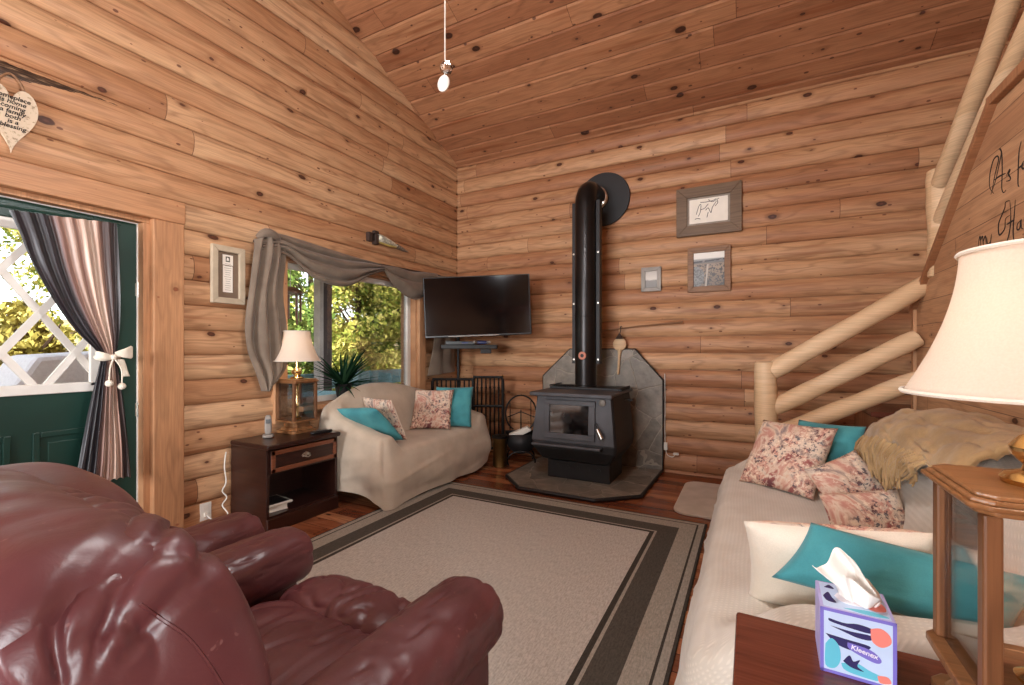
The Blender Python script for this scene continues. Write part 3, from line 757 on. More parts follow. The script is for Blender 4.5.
# ================================================================== TEXTILES AT DOOR AND WINDOW
cur = thing('door_curtain', 'striped dark and tan satin curtain tied back on the green door', 'curtain', (LX - .05, 1.1, .5))
O = Vector((LX - .05, 1.1, .5))
# left / right edge control points (y, z)
zc = [1.965, 1.85, 1.70, 1.52, 1.36, 1.255, 1.20, 1.13, .98, .80, .64, .50]
ye = [.825, .865, .91, .985, 1.075, 1.155, 1.185, 1.175, 1.15, 1.12, 1.095, 1.075]
yr = [1.262, 1.268, 1.272, 1.275, 1.272, 1.262, 1.255, 1.27, 1.29, 1.31, 1.325, 1.335]
def cfn(u, v):
    i = v; L = polyl([(a,) for a in ye], i)[0]; Rr = polyl([(a,) for a in yr], i)[0]; z = polyl([(a,) for a in zc], i)[0]
    w = Rr - L; tie = math.exp(-((v - .55) / .05) ** 2)
    amp = .016 * (1 - .4 * tie) * (0.6 + .6 * noise.noise(Vector((u * 3, v * 2, 1))))
    x = .020 + amp * math.sin(u * 2 * PI * 8 + 1.2 * math.sin(v * 5)) + .018 * tie * math.sin(PI * u) + .012 * noise.noise(Vector((u * 4, v * 6, 0))) + .02
    slope = (1 - smooth(0, .6, v)) * 0.02
    zz = z + slope * (u - .5) * 2 + (-.015 * u if v > .9 else 0) + .006 * math.sin(u * 50)*(v>.97)
    return Vector((LX + .0 + x, L + w * u, zz)) - O
mb = MB(); mb.grid(cfn, 150, 90); mb.build('curtain_panel', M['curtain'], cur, smooth=True, angle=180)
mb = MB(); mb.tube([(LX + .02 - O.x, .60 - O.y, 1.955 - O.z), (LX + .02 - O.x, 1.285 - O.y, 1.985 - O.z)], .007, 8); mb.build('curtain_rod', M['green'], cur, smooth=True)
tb = thing('tie_back', 'cream felt bow with two pompoms tying the door curtain', 'curtain tie', (LX + .065, 1.222, 1.2))
mb = MB(); ring = [(.012 * math.cos(a) * 1.0 + .0, .05 * math.cos(a), .0) for a in (0,)]
mb.tube([(-.035 + .045 * math.sin(a), .048 * math.cos(a), .006 * math.sin(2 * a)) for a in [k * 2 * PI / 20 for k in range(20)]], .013, 8, close=True); mb.build('band', M['ribbon'], tb, smooth=True)
for sg in (-1, 1):
    mb = MB(); c = Vector((.03, .0, .0)); L = .085 if sg > 0 else .07
    mb.grid(lambda u, v: Vector((.03 + .014 * math.sin(PI * u), sg * (.008 + L * u), (.02 if sg > 0 else .005) + (v - .5) * lerp(.025, .085 if sg > 0 else .05, u) * (1 - .25 * (u > .9)) + .012 * u)), 10, 6)
    mb.build('bow_loop', M['ribbon'], tb, smooth=True, solid=.012, sub=1)
mb = MB(); mb.lathe([(.001, -.018), (.014, -.012), (.018, 0), (.014, .012), (.001, .018)], (.035, 0, .004), 12); mb.build('knot', M['ribbon'], tb, smooth=True)
mb = MB(); mb.grid(lambda u, v: Vector((.03 + .004 * math.sin(u * 6), .035 + .03 * u + (v - .5) * .03, -.01 - .10 * u)), 8, 3); mb.build('bow_tail', M['ribbon'], tb, smooth=True, solid=.008)
for dy, dz in ((-.02, -.145), (.038, -.165)):
    mb = MB(); mb.tube(catmull([(.04, 0, 0), (.045, dy * .9, dz * .4), (.04, dy, dz + .015)], 8), .004, 6); p = mb.build('cord', M['ribbon'], tb, smooth=True)
    mb = MB(); mb.lathe([(.001, -.02)] + [(.02 * math.cos(a), .02 * math.sin(a)) for a in (-1, -.5, 0, .5, 1)] + [(.001, .02)], (.04, dy, dz), 12); mb.build('pompom', M['ribbon'], p, smooth=True)

# ---- window scarf
sc = thing('window_scarf', 'taupe grey scarf valance swagged over the picture window', 'valance', (LX + .05, 2.9, 2.1))
O = Vector((LX + .05, 2.9, 2.1))
def wp(u, v, dx=.07): return atX(u, v, LX + dx)
def swag(top, bot, nf, bul, name):
    tp = [wp(*p) for p in top]; bt = [wp(*p) for p in bot]
    def fn(u, v):
        a = Vector(polyl([tuple(q) for q in tp], u)); b = Vector(polyl([tuple(q) for q in bt], u))
        c = a.lerp(b, v); e = math.sin(PI * max(0, min(1, u))) ** .6
        c.x += bul * math.sin(PI * v) * e * .7 + (.052 * (abs(math.sin(v * PI * nf + .55 * math.sin(u * 3) + u * .75 + .5 * noise.noise(Vector((u * 3, v * 3, nf))))) - .6)) * (.35 + .65 * e) + .02 * v + .012 * noise.noise(Vector((u * 5, v * 5, nf)))
        c.z += .008 * math.sin(v * 9 + u * 7) * e
        return c - O
    mb = MB(); mb.grid(fn, 60, 40); return mb.build(name, M['scarf'], sc, smooth=True, angle=180, solid=.004)
swag([(258, 240), (275, 234), (300, 240), (340, 252), (366, 260), (383, 265)], [(256, 249), (285, 256), (312, 278), (344, 287), (368, 276), (386, 270)], 3.4, .09, 'swag')
swag([(380, 264), (396, 268), (410, 271), (425, 272), (438, 274)], [(382, 270), (392, 283), (408, 297), (418, 300), (428, 292)], 1.8, .06, 'swag')
# left tail
def tail(le, re, z_off, nf, amp, name):
    lw = [wp(*p) for p in le]; rw = [wp(*p) for p in re]
    def fn(u, v):
        a = Vector(polyl([tuple(q) for q in lw], v)); b = Vector(polyl([tuple(q) for q in rw], v)); c = a.lerp(b, u)
        c.x += .02 + amp * 1.7 * (abs(math.sin(u * PI * nf + .75 * math.sin(v * 3) + .8 * noise.noise(Vector((u * 2, v * 3, nf))))) - .6) + .03 * math.sin(PI * u) + .012 * noise.noise(Vector((u * 4, v * 5, z_off)))
        return c - O
    mb = MB(); mb.grid(fn, 60, 50); return mb.build(name, M['scarf'], sc, smooth=True, angle=180, solid=.004)
tail([(255, 239), (251, 262), (246, 300), (243, 332), (246, 352), (256, 376), (262, 391)], [(276, 236), (283, 252), (280, 290), (284, 330), (285, 358), (282, 371), (266, 391)], 0, 3.2, .030, 'left_tail')
tail([(432, 276), (433, 300), (433, 330), (431, 352), (427, 376)], [(455, 277), (456, 300), (456, 330), (455, 356), (455, 371)], 2, 2.0, .018, 'right_tail')
mb = MB(); k0 = wp(266, 238, .09) - O
mb.tube(catmull([tuple(k0 + Vector((0, -.07, -.01))), tuple(k0 + Vector((.03, -.02, .03))), tuple(k0 + Vector((.03, .05, .02))), tuple(k0 + Vector((-.01, .11, -.01)))], 12), [.015, .022, .028, .032, .035, .036, .036, .035, .033, .03, .027, .022, .015], 12)
mb.build('gathered_knot', M['scarf'], sc, smooth=True)
mb = MB(); a, b = wp(254, 241, .06), wp(440, 276, .06); mb.tube([a - O, b - O], .012, 8); r_ = mb.build('rod', M['postdk'], sc, smooth=True)

# ================================================================== LOVESEAT AND SOFA
def slipcover(name, label, loc, rz, Ln, Dp, aw, seatz, armf, armb, arm_r, bk, backends, backmid, mat, hem, seed, peak=.5):
    t = thing(name, label, 'sofa', loc, rz)
    def top(a, b):
        sa = min(a, Ln - a); seat = seatz + .02 * math.sin(PI * min(1, b / (Dp - bk))) + .008 * noise.noise(Vector((a * 3, b * 3, seed)))
        az = lerp(armf, armb, smooth(0, Dp - .1, b)) * smooth(-.02, arm_r, b) + (seatz - .02) * (1 - smooth(-.02, arm_r, b))
        ak = 1 - smooth(aw - .09, aw + .04, sa)
        z = seat + (az - seat) * ak if az > seat else seat
        q = a / Ln; q2 = q / (2 * peak) if q < peak else .5 + (q - peak) / (2 * (1 - peak))
        bz = backends + (backmid - backends) * math.sin(PI * q2) ** 1.3
        kk = smooth(Dp - bk - .12, Dp - bk + .09, b)
        z = z + (max(bz, z) - z) * kk
        d = min(a, Ln - a, b, Dp - b); rr = .075
        if d < rr: z -= rr * (1 - math.sqrt(max(0, 1 - (1 - d / rr) ** 2))) * .9
        return z
    def wr(p, n): 
        return .012 * noise.noise(p * 3.0) + .006 * abs(noise.noise(p * 7 + Vector((seed, 0, 0))))
    NA, NB = int(Ln * 44), int(Dp * 44)
    mb = MB()
    def ed(t, n, L):  # denser near both ends
        return L * (t - .06 * math.sin(2 * PI * t))
    rc = .10
    def foot(a, b):  # round the footprint corners
        cx_ = min(max(a, rc), Ln - rc); cy_ = min(max(b, rc), Dp - rc); dx, dy = a - cx_, b - cy_
        if dx and dy:
            m = max(abs(dx), abs(dy)); l = math.hypot(dx, dy); return cx_ + dx * m / l, cy_ + dy * m / l
        return a, b
    P = {}
    def topfn(u, v):
        a, b = ed(u, NA, Ln), ed(v, NB, Dp); z = top(a, b); a2, b2 = foot(a, b)
        return Vector((a2, b2, z + wr(Vector((a, b, z)), 0) * .6))
    mb.grid(topfn, NA, NB)
    # skirts: front, right, back, left run as one loop
    per = [(i / NA, 0) for i in range(NA)] + [(1, j / NB) for j in range(NB)] + [(1 - i / NA, 1) for i in range(NA)] + [(0, 1 - j / NB) for j in range(NB)]
    n = len(per); ns = 22
    def skirt(u, v):
        i = int(round(u * n)) % n; uu, vv = per[i]; p = topfn(uu, vv); a, b = ed(uu, NA, Ln), ed(vv, NB, Dp)
        nx = (-1 if uu == 0 else 1 if uu == 1 else 0); ny = (-1 if vv == 0 else 1 if vv == 1 else 0)
        # soft normal
        cx_ = min(max(a, rc), Ln - rc); cy_ = min(max(b, rc), Dp - rc); N_ = Vector((a - cx_, b - cy_, 0))
        N_ = N_.normalized() if N_.length > 1e-6 else Vector((nx, ny, 0))
        hz = hem(a, b, Ln, Dp, uu, vv)
        z = lerp(p.z, hz, v)
        drop = smooth(0, .6, v)
        rp = Vector(((a + b) * 1.1 + z * 1.6, z * 6.5 - (a - b) * 1.5, seed)); rv = 1 - min(1, abs(noise.noise(rp)) * 3.0)
        fold = .012 * rv ** 2 * smooth(.05, .3, v) * smooth(1.1, .7, v) + .014 * math.sin((a - b) * 11 + 3 * noise.noise(Vector((a * 2, b * 2, z)))) * smooth(.5, 1, v)
        out = .022 * math.sin(PI * min(1, v * 1.2)) + .02 * drop + fold + wr(Vector((a, b, z)), 0) * min(1, v * 6)
        q = p + N_ * out; q.z = z; return q
    mb.grid(skirt, n, ns, flip=True)
    mb.uv = {}
    o = mb.build('slipcover', mat, t, smooth=True, angle=180, weld=.002)
    # frame seen under the raised hem
    f = MB(); f.box2((.07, .07, .09), (Ln - .07, Dp - .07, .26)); f.build('frame', M['iron_dk'], t)
    for sx in (.1, Ln - .1):
        for sy in (.1, Dp - .1):
            l = MB(); l.tube([(sx, sy, 0), (sx, sy, .1)], [.02, .028], 10); l.build('foot', M['mahog'], t, smooth=True)
    return t
def hem1(a, b, Ln, Dp, uu, vv):
    z = .012
    if uu == 0: z += .11 * math.sin(PI * min(1, max(0, b / (Dp * .9)))) ** .7
    if vv == 0: z += .02 * math.sin(PI * a / Ln)
    if uu == 1 or (vv == 0 and a > Ln * .75): z += .05 * smooth(.75, 1, a / Ln)
    return z
slipcover('loveseat', 'small taupe slipcovered loveseat with humped back under the window', (-2.47, 2.585, 0), PI / 2, 1.60, .76, .22, .44, .56, .70, .05, .15, .76, .93, M['slip'], hem1, 1.0, .35)
slipcover('sofa', 'long pale beige slipcovered sofa in front of the boarded stair wall', (-.165, 3.60, 0), -PI / 2, 2.33, 1.04, .22, .43, .56, .64, .30, .27, .70, .92, M['waffle'], lambda a, b, Ln, Dp, uu, vv: .015 + .01 * math.sin(a * 5), 2.0, .52)

# ---- pillows
def pillow(name, label, BL, BR, TM, th, mats, group=None, ratio=None, roll=0, shear=0):
    BL, BR, TM = Vector(BL), Vector(BR), Vector(TM); ex = (BR - BL); w = ex.length; ex.normalize()
    mid = (BL + BR) / 2; ez = TM - mid; ez -= ex * ez.dot(ex); h = ez.length; ez.normalize(); ey = ez.cross(ex)
    c = (mid + TM) / 2
    mb = MB(); n = 22
    def side(sg):
        def fn(u, v):
            a, b = 2 * u - 1, 2 * v - 1
            a = math.copysign(abs(a) ** .8, a); b = math.copysign(abs(b) ** .8, b)
            q = max(0, (1 - a ** 4) * (1 - b ** 4)); d = th / 2 * q ** .55 * (1 - .25 * (a * a + b * b) / 2)
            px = 1 - .055 * (1 - b * b) ; pz = 1 - .055 * (1 - a * a)
            nn = .010 * noise.noise(Vector((a * 2.2, b * 2.2, c.x * 9 + sg))) + .006 * noise.noise(Vector((a * 6, b * 6, c.y * 9)))
            return Vector((a * w / 2 * px * 1.03 + shear * b * h / 2, sg * -d + nn * (q ** .4), b * h / 2 * pz * 1.03))
        return fn
    mb.grid(side(1), n, n, 0); mb.grid(side(-1), n, n, len(mats) - 1, flip=True); mb.uv = {}
    o = mb.build(name, mats, smooth=True, angle=180, weld=.0008)
    Mx = Matrix((ex, -ey * -1, ez)).transposed()
    Mx = Matrix((ex, ez.cross(ex), ez)).transposed() @ Matrix.Rotation(roll, 3, 'Y')
    o.matrix_world = Matrix.Translation(c) @ Mx.to_4x4()
    return tag(o, label, 'pillow', group)
FL, TE, IV = M['floral'], M['teal'], M['ivory']
pillow('throw_pillow', 'square rose and beige printed pillow leaning on the right of the loveseat back', (-2.93, 3.46, .47), (-2.58, 3.63, .47), (-2.88, 3.72, .83), .13, [FL])
pillow('throw_pillow', 'teal pillow behind the printed one at the right end of the loveseat', (-2.80, 3.66, .47), (-2.46, 3.83, .47), (-2.76, 3.90, .85), .12, [TE])
pillow('throw_pillow', 'teal pillow slumped over the left arm of the loveseat', (-3.02, 2.95, .46), (-2.56, 2.93, .49), (-2.86, 2.66, .76), .13, [TE])
pillow('throw_pillow', 'rose printed pillow with white back tilted against the loveseat\'s left teal pillow', (-3.00, 3.10, .47), (-2.60, 3.03, .47), (-2.90, 2.92, .82), .10, [FL, IV])
pillow('throw_pillow', 'large pale floral printed pillow leaning at the far end of the sofa', (-.075, 3.10, .45), (.27, 2.86, .46), (.27, 3.16, .80), .16, [FL])
pillow('throw_pillow', 'teal pillow tucked behind the large floral one at the far sofa end', (.16, 3.24, .46), (.46, 3.04, .47), (.44, 3.30, .80), .13, [TE])
pillow('throw_pillow', 'dark rose printed pillow standing corner-up against the sofa back below the throw fringe', (.27, 2.52, .44), (.53, 2.62, .44), (.46, 2.76, .71), .13, [FL], roll=R(-22))
pillow('throw_pillow', 'reddish printed pillow lying in front of the corner-up one on the sofa', (.26, 2.28, .45), (.55, 2.36, .45), (.46, 2.42, .64), .11, [FL], roll=R(-8))
pillow('throw_pillow', 'ivory backed pillow with a printed front edge at the near end of the sofa', (.0, 1.67, .44), (.45, 1.71, .475), (.215, 1.585, .735), .15, [IV, FL])
pillow('throw_pillow', 'teal pillow in front of the ivory one, behind the tissue box', (.085, 1.46, .575), (.56, 1.51, .565), (.37, 1.555, .725), .10, [TE], roll=R(7), shear=.5)

# ---- throw over the sofa back
th = thing('throw_blanket', 'tan knitted throw with long fringe over the sofa back', 'throw', (.72, 2.4, .9))
O = Vector((.72, 2.4, .9))
tl = [(862, 452), (880, 436), (905, 422), (935, 414), (970, 412), (1010, 420), (1030, 428)]
def thfn(u, v):
    y = lerp(3.04 - .10 * v, 1.86, u); zt = .955 - .05 * smooth(.45, 0, u) + .015 * math.sin(u * 4)
    prof = [(.92, -.06), (.86, .0), (.74, .012), (.63, -.008), (.56, -.06), (.535, -.105)]
    x, dz = polyl(prof, v)
    lump = .018 * noise.noise(Vector((u * 6, v * 5, 3))) + .012 * noise.noise(Vector((u * 16, v * 9, 1))) - .016 * (1 - min(1, abs(noise.noise(Vector((u * 3, v * 7, 8)))) * 4)) ** 2
    return Vector((x - .02 * math.sin(u * 6), y   , zt + dz + lump)) - O
mb = MB(); mb.grid(thfn, 60, 40); mb.build('blanket', M['throw'], th, smooth=True, angle=180, solid=.022)
mb = MB()
rnd = random.Random(5)
for k in range(240):
    u_ = .78 * (k % 120) / 119 + rnd.uniform(-.01, .01); u_ = max(0, u_); s0 = thfn(u_, rnd.uniform(.93, 1)) + O; L = rnd.uniform(.14, .22) * (1 - .55 * smooth(.45, .78, u_))
    e = Vector((.535 + rnd.uniform(-.035, .0), s0.y + rnd.uniform(.0, .09), s0.z - L))
    m1 = s0.lerp(e, .33) + Vector((rnd.uniform(-.03, -.012), rnd.uniform(-.012, .012), .0)); m2 = s0.lerp(e, .68) + Vector((rnd.uniform(-.02, -.0), rnd.uniform(-.014, .014), .0))
    mb.tube([p - O for p in catmull([tuple(s0), tuple(m1), tuple(m2), tuple(e)], 8)], [.006, .0075, .006, .0075, .006, .007, .0055, .005, .003], 5)
f_ = mb.build('fringe', M['throw'], th, smooth=True); f_['kind'] = 'stuff'

# ================================================================== RECLINERS
def puff(c, hs, n=3.5, res=26, disp=None, M3=None, mb=None, flat=None, nf=8):
    mb = mb or MB(); c = Vector(c); hs = Vector(hs)
    for ax in range(3):
        for sg in (-1, 1):
            def fn(u, v):
                a, b = math.tan((2 * u - 1) * PI / 4), math.tan((2 * v - 1) * PI / 4)
                p = [0, 0, 0]; p[ax] = sg; p[(ax + 1) % 3] = a * sg; p[(ax + 2) % 3] = b
                if flat is None: k = (abs(p[0]) ** n + abs(p[1]) ** n + abs(p[2]) ** n) ** (1 / n)
                else:
                    o1, o2 = [j for j in range(3) if j != flat]
                    k = (((abs(p[o1]) ** n + abs(p[o2]) ** n) ** (1 / n)) ** nf + abs(p[flat]) ** nf) ** (1 / nf)
                q = [x / k for x in p]
                nr = Vector([math.copysign(abs(q[i]) ** (n - 1), q[i]) / hs[i] for i in range(3)]).normalized()
                P_ = Vector([q[i] * hs[i] for i in range(3)])
                if disp: P_ += nr * disp(P_, q)
                if M3 is not None: P_ = M3 @ P_
                return P_ + c
            mb.grid(fn, res, res)
    mb.uv = {}
    return mb
def ridged(p, s): 
    return (1 - min(1, abs(noise.noise(p * s)) * 2.6)) ** 2
def recliner(name, label, loc, rz=0):
    t = thing(name, label, 'armchair', loc, rz); LM = M['leather']
    def wrinkle(amp, sx, sy, sz, seed, pw=2):
        def f(P_, q):
            p = Vector((P_.x * sx, P_.y * sy, P_.z * sz)) + Vector((seed, seed * .3, 0))
            w = Vector((noise.noise(p * .7), noise.noise(p * .7 + Vector((5, 0, 0))), 0)) * .7
            a = 1 - min(1, abs(noise.noise(p + w)) * 3.2)
            return -amp * a ** pw + amp * .7 * noise.noise(p * .5) + amp * .25 * noise.noise(p * 3.1)
        return f
    # local: x across (right +), y forward, origin on the floor under the back
    puff((0, .34, .20), (.46, .44, .17), 9, 10).build('base', LM, t, smooth=True, weld=.0005)
    puff((0, .30, .395), (.285, .355, .10), 5, 48, wrinkle(.009, 15, 6, 5, 3)).build('seat_cushion', LM, t, smooth=True, angle=180, weld=.0005)
    puff((0, .715, .375), (.285, .115, .130), 3.2, 44, wrinkle(.010, 13, 7, 8, 9)).build('footrest', LM, t, smooth=True, angle=180, weld=.0005)
    for sg in (-1, 1):
        a = puff((sg * .385, .36, .515), (.112, .455, .092), 2.6, 44, wrinkle(.006, 10, 18, 10, 5 + sg), flat=1, nf=14).build('arm', LM, t, smooth=True, angle=180, weld=.0005)
        puff((sg * .395, .36, .26), (.078, .42, .24), 10, 10).build('arm_panel', LM, a, smooth=True, weld=.0005)
    # outer shell of the back: smooth panel, leaning back
    def shell(P_, q):
        hi = smooth(.14, .34, P_.z); h_ = (.0 - P_.y) + (.43 - abs(P_.x)); z_ = P_.z - .285
        d_ = math.hypot(h_, z_); an = math.atan2(z_, h_)
        fan = max(0, math.sin(an * 10 + 2.0 * noise.noise(P_ * 7)) - .05) ** 1.4 * smooth(.30, .08, d_) * smooth(.02, .07, d_) * smooth(.0, .04, z_)
        p = Vector((P_.x * 7, P_.y * 6, P_.z * 8)) + Vector((noise.noise(P_ * 5), 0, noise.noise(P_ * 5 + Vector((7, 0, 0))))) * .9
        w_ = (1 - min(1, abs(noise.noise(p)) * 3.2)) ** 2 * hi
        return .010 * noise.noise(P_ * 3.5) + .004 * noise.noise(P_ * 9) - .012 * fan - .009 * w_ * smooth(-.02, .10, z_ + .05)
    puff((0, .012, .61), (.488, .165, .412), 3.6, 96, shell, Matrix.Rotation(R(9), 3, 'X'), flat=0, nf=9).build('back_shell', LM, t, smooth=True, angle=180, weld=.0005)
    # gathered roll over the top rear edge; folds fan out from the seam at each outer corner
    def gather(P_, q):
        low = smooth(.9, -.6, q[2])
        hh = (.04 - P_.y) + (.42 - abs(P_.x)); zz = P_.z + .085
        ang = math.atan2(zz, hh); dist = math.hypot(zz, hh)
        fan = max(0, math.sin(ang * 9.5 + 2.2 * noise.noise(P_ * 7)) - .1) ** 1.5 * smooth(.27, .07, dist) * smooth(.015, .07, dist)
        p = Vector((P_.x * 6, P_.y * 5, P_.z * 7)) + Vector((noise.noise(P_ * 5), 0, noise.noise(P_ * 5 + Vector((7, 0, 0))))) * .8
        a = 1 - min(1, abs(noise.noise(p + Vector((3, 1, 0)))) * 3)
        return -.016 * fan - .014 * a ** 2 * (.10 + .90 * low) + .010 * noise.noise(P_ * 5) + .004 * noise.noise(P_ * 14)
    puff((-.015, -.062, .898), (.468, .138, .145), 2.6, 96, gather, flat=0, nf=4.5).build('head_roll', LM, t, smooth=True, angle=180, weld=.0005)
    def pil(P_, q):
        p = Vector((P_.x * 13 + 3 * P_.z, P_.y * 5, P_.z * 4)); a = 1 - min(1, abs(noise.noise(p)) * 2.6)
        return -.015 * a ** 2 * smooth(.6, -.6, q[1] * .3 + q[2]) + .008 * noise.noise(P_ * 5)
    puff((-.115, .060, .855), (.335, .110, .165), 2.6, 56, pil).build('head_pillow', LM, t, smooth=True, angle=180, weld=.0005)
    puff((0, .165, .58), (.30, .09, .20), 3, 30, wrinkle(.010, 7, 5, 7, 2)).build('lumbar_cushion', LM, t, smooth=True, angle=180, weld=.0005)
    sh_o = next(c for c in t.children if c.name.startswith('back_shell'))
    from mathutils.bvhtree import BVHTree
    bv = BVHTree.FromPolygons([v.co for v in sh_o.data.vertices], [tuple(p.vertices) for p in sh_o.data.polygons])
    sm = []
    for q in catmull([(140, 604), (160, 618), (186, 636), (206, 660), (223, 688), (232, 720)], 24):
        h = bv.ray_cast(Vector((0, 0, H)) - Vector(loc), Vector(ray(q[0], q[1])).normalized())
        if h[0] is not None: sm.append(h[0])
    if len(sm) > 3:
        for mir in (1, -1):
            mb = MB(); mb.tube([(p.x * mir, p.y, p.z) for p in sm], .0022, 6); mb.build('stitched_seam', LM, t, smooth=True)
    # seam welt under the roll
    mb = MB(); pts = []
    for k in range(41):
        s = -1 + 2 * k / 40; pts.append((.468 * math.copysign(abs(s) ** .8, s), -.178 + .13 * abs(s) ** 7, .835 + .02 * abs(s) ** 3))
    mb.tube(pts, .0035, 6); mb.build('seam_piping', LM, t, smooth=True)
    return t
rc1 = recliner('recliner', 'maroon leather recliner filling the lower left foreground', (-1.085, .285, 0))
rc2 = dup(rc1); rc2.location = (-2.05, .25, 0); rc2.rotation_euler = (0, 0, R(8)); rc2['label'] = 'second maroon leather recliner at far left, only its arm showing beside the nightstand'

# ================================================================== RUGS
RUG = (-2.55, -.27, .25, 3.475)
mb = MB(); mb.box2((RUG[0], RUG[2], .001), (RUG[1], RUG[3], .011))
tag(mb.build('area_rug', rug_mat(*RUG), bevel=.003), 'large beige rectangular rug with dark charcoal border on the plank floor', 'rug')
mb = MB(); mo = []
hw, hl, rr_ = .23, .46, .12
for cx_, cy_, a0 in ((hw - rr_, hl - rr_, 0), (-hw + rr_, hl - rr_, 90), (-hw + rr_, -hl + rr_, 180), (hw - rr_, -hl + rr_, 270)):
    for k in range(7): a = R(a0 + k * 15); mo.append((cx_ + rr_ * math.cos(a), cy_ + rr_ * math.sin(a)))
mb.prism(mo, 0, .018); o = mb.build('door_mat', M['mat'], bevel=.005); o.location = (-.30, 4.06, .001)
tag(o, 'small grey beige mat with rounded corners at the foot of the stairs', 'mat')

# ================================================================== NIGHTSTAND AND FAR LAMP
ns = thing('nightstand', 'dark mahogany nightstand with open shelf beside the loveseat', 'nightstand', (-3.08, 2.215, 0), PI / 2)
W2, D2 = .285, .20    # half width along wall, half depth; local -Y faces the room
mb = MB(); mb.box2((-W2 - .02, -D2 - .03, .565), (W2 + .02, D2, .60)); mb.build('top', M['mahog'], ns, bevel=.01)
for s in (-1, 1):
    mb = MB(); mb.box2((s * W2 - .011, -D2, .0), (s * W2 + .011, D2, .565)); mb.build('side_panel', M['mahog'], ns, bevel=.002)
mb = MB(); mb.box2((-W2, D2 - .012, .05), (W2, D2, .565)); mb.build('back_panel', M['mahog'], ns)
mb = MB(); mb.box2((-W2, -D2 + .005, .09), (W2, D2, .11)); mb.build('shelf', M['mahog'], ns)
mb = MB(); mb.box2((-W2 - .012, -D2 - .014, 0), (W2 + .012, -D2 + .01, .10)); mb.build('plinth', M['mahog'], ns, bevel=.008)
mb = MB(); mb.box2((-W2 + .012, -D2, .39), (W2 - .012, D2 - .03, .40)); mb.build('divider', M['mahog'], ns)
dw = MB(); a, b, c, d = -W2 + .014, W2 - .014, .405, .555
dw.box2((a, -D2 - .012, c), (b, D2 - .04, d)); dr_ = dw.build('drawer', M['mahog'], ns, bevel=.003)
mb = MB()
for p, q in (((a, c), (b, c + .03)), ((a, d - .03), (b, d)), ((a, c), (a + .03, d)), ((b - .03, c), (b, d))):
    mb.box2((p[0], -D2 - .02, p[1]), (q[0], -D2 - .011, q[1]))
x = mb.build('drawer_moulding', M['mahog_mid'], dr_, bevel=.003); x['label'] = 'lighter red-brown drawer moulding'
mb = MB()
for k in range(-2, 3): mb.lathe([(.001, 0), (.015 - .003 * abs(k), .001), (.011, .006), (.001, .007)], (k * .013, -D2 - .012, .48 + .008 * (k % 2)), 10, M=Matrix.Rotation(PI / 2, 3, 'X'))
mb.tube(catmull([(-.03, -D2 - .018, .482), (-.02, -D2 - .035, .474), (0, -D2 - .038, .468), (.02, -D2 - .035, .474), (.03, -D2 - .018, .482)], 12), .004, 8)
mb.tube([(-.024, -D2 - .013, .487), (0, -D2 - .016, .500), (.024, -D2 - .013, .487)], .006, 8)
x = mb.build('drawer_pull', M['steel'], dr_, smooth=True); x['label'] = 'ornate silver bail pull'
bk_ = thing('book', 'white book stacked on the nightstand shelf with a dark framed tablet above', 'book', (-3.03, 2.05, .111), R(80))
mb = MB(); mb.box2((-.08, -.09, .0), (.08, .09, .004)); mb.box2((-.08, -.09, .036), (.08, .09, .04)); mb.box2((-.08, .086, 0), (.08, .09, .04)); mb.build('cover', M['whitep'], bk_)
mb = MB(); mb.box2((-.076, -.087, .004), (.076, .086, .036)); mb.build('pages', M['paper'], bk_)
tbt = thing('tablet', 'white edged tablet lying on the white book on the nightstand shelf', 'tablet', (-3.03, 2.06, .152), R(84))
mb = MB(); mb.box2((-.095, -.105, 0), (.095, .105, .014)); mb.build('case', M['whitep'], tbt, bevel=.004)
mb = MB(); mb.box2((-.08, -.09, .013), (.08, .09, .0155)); mb.build('screen', M['black'], tbt)

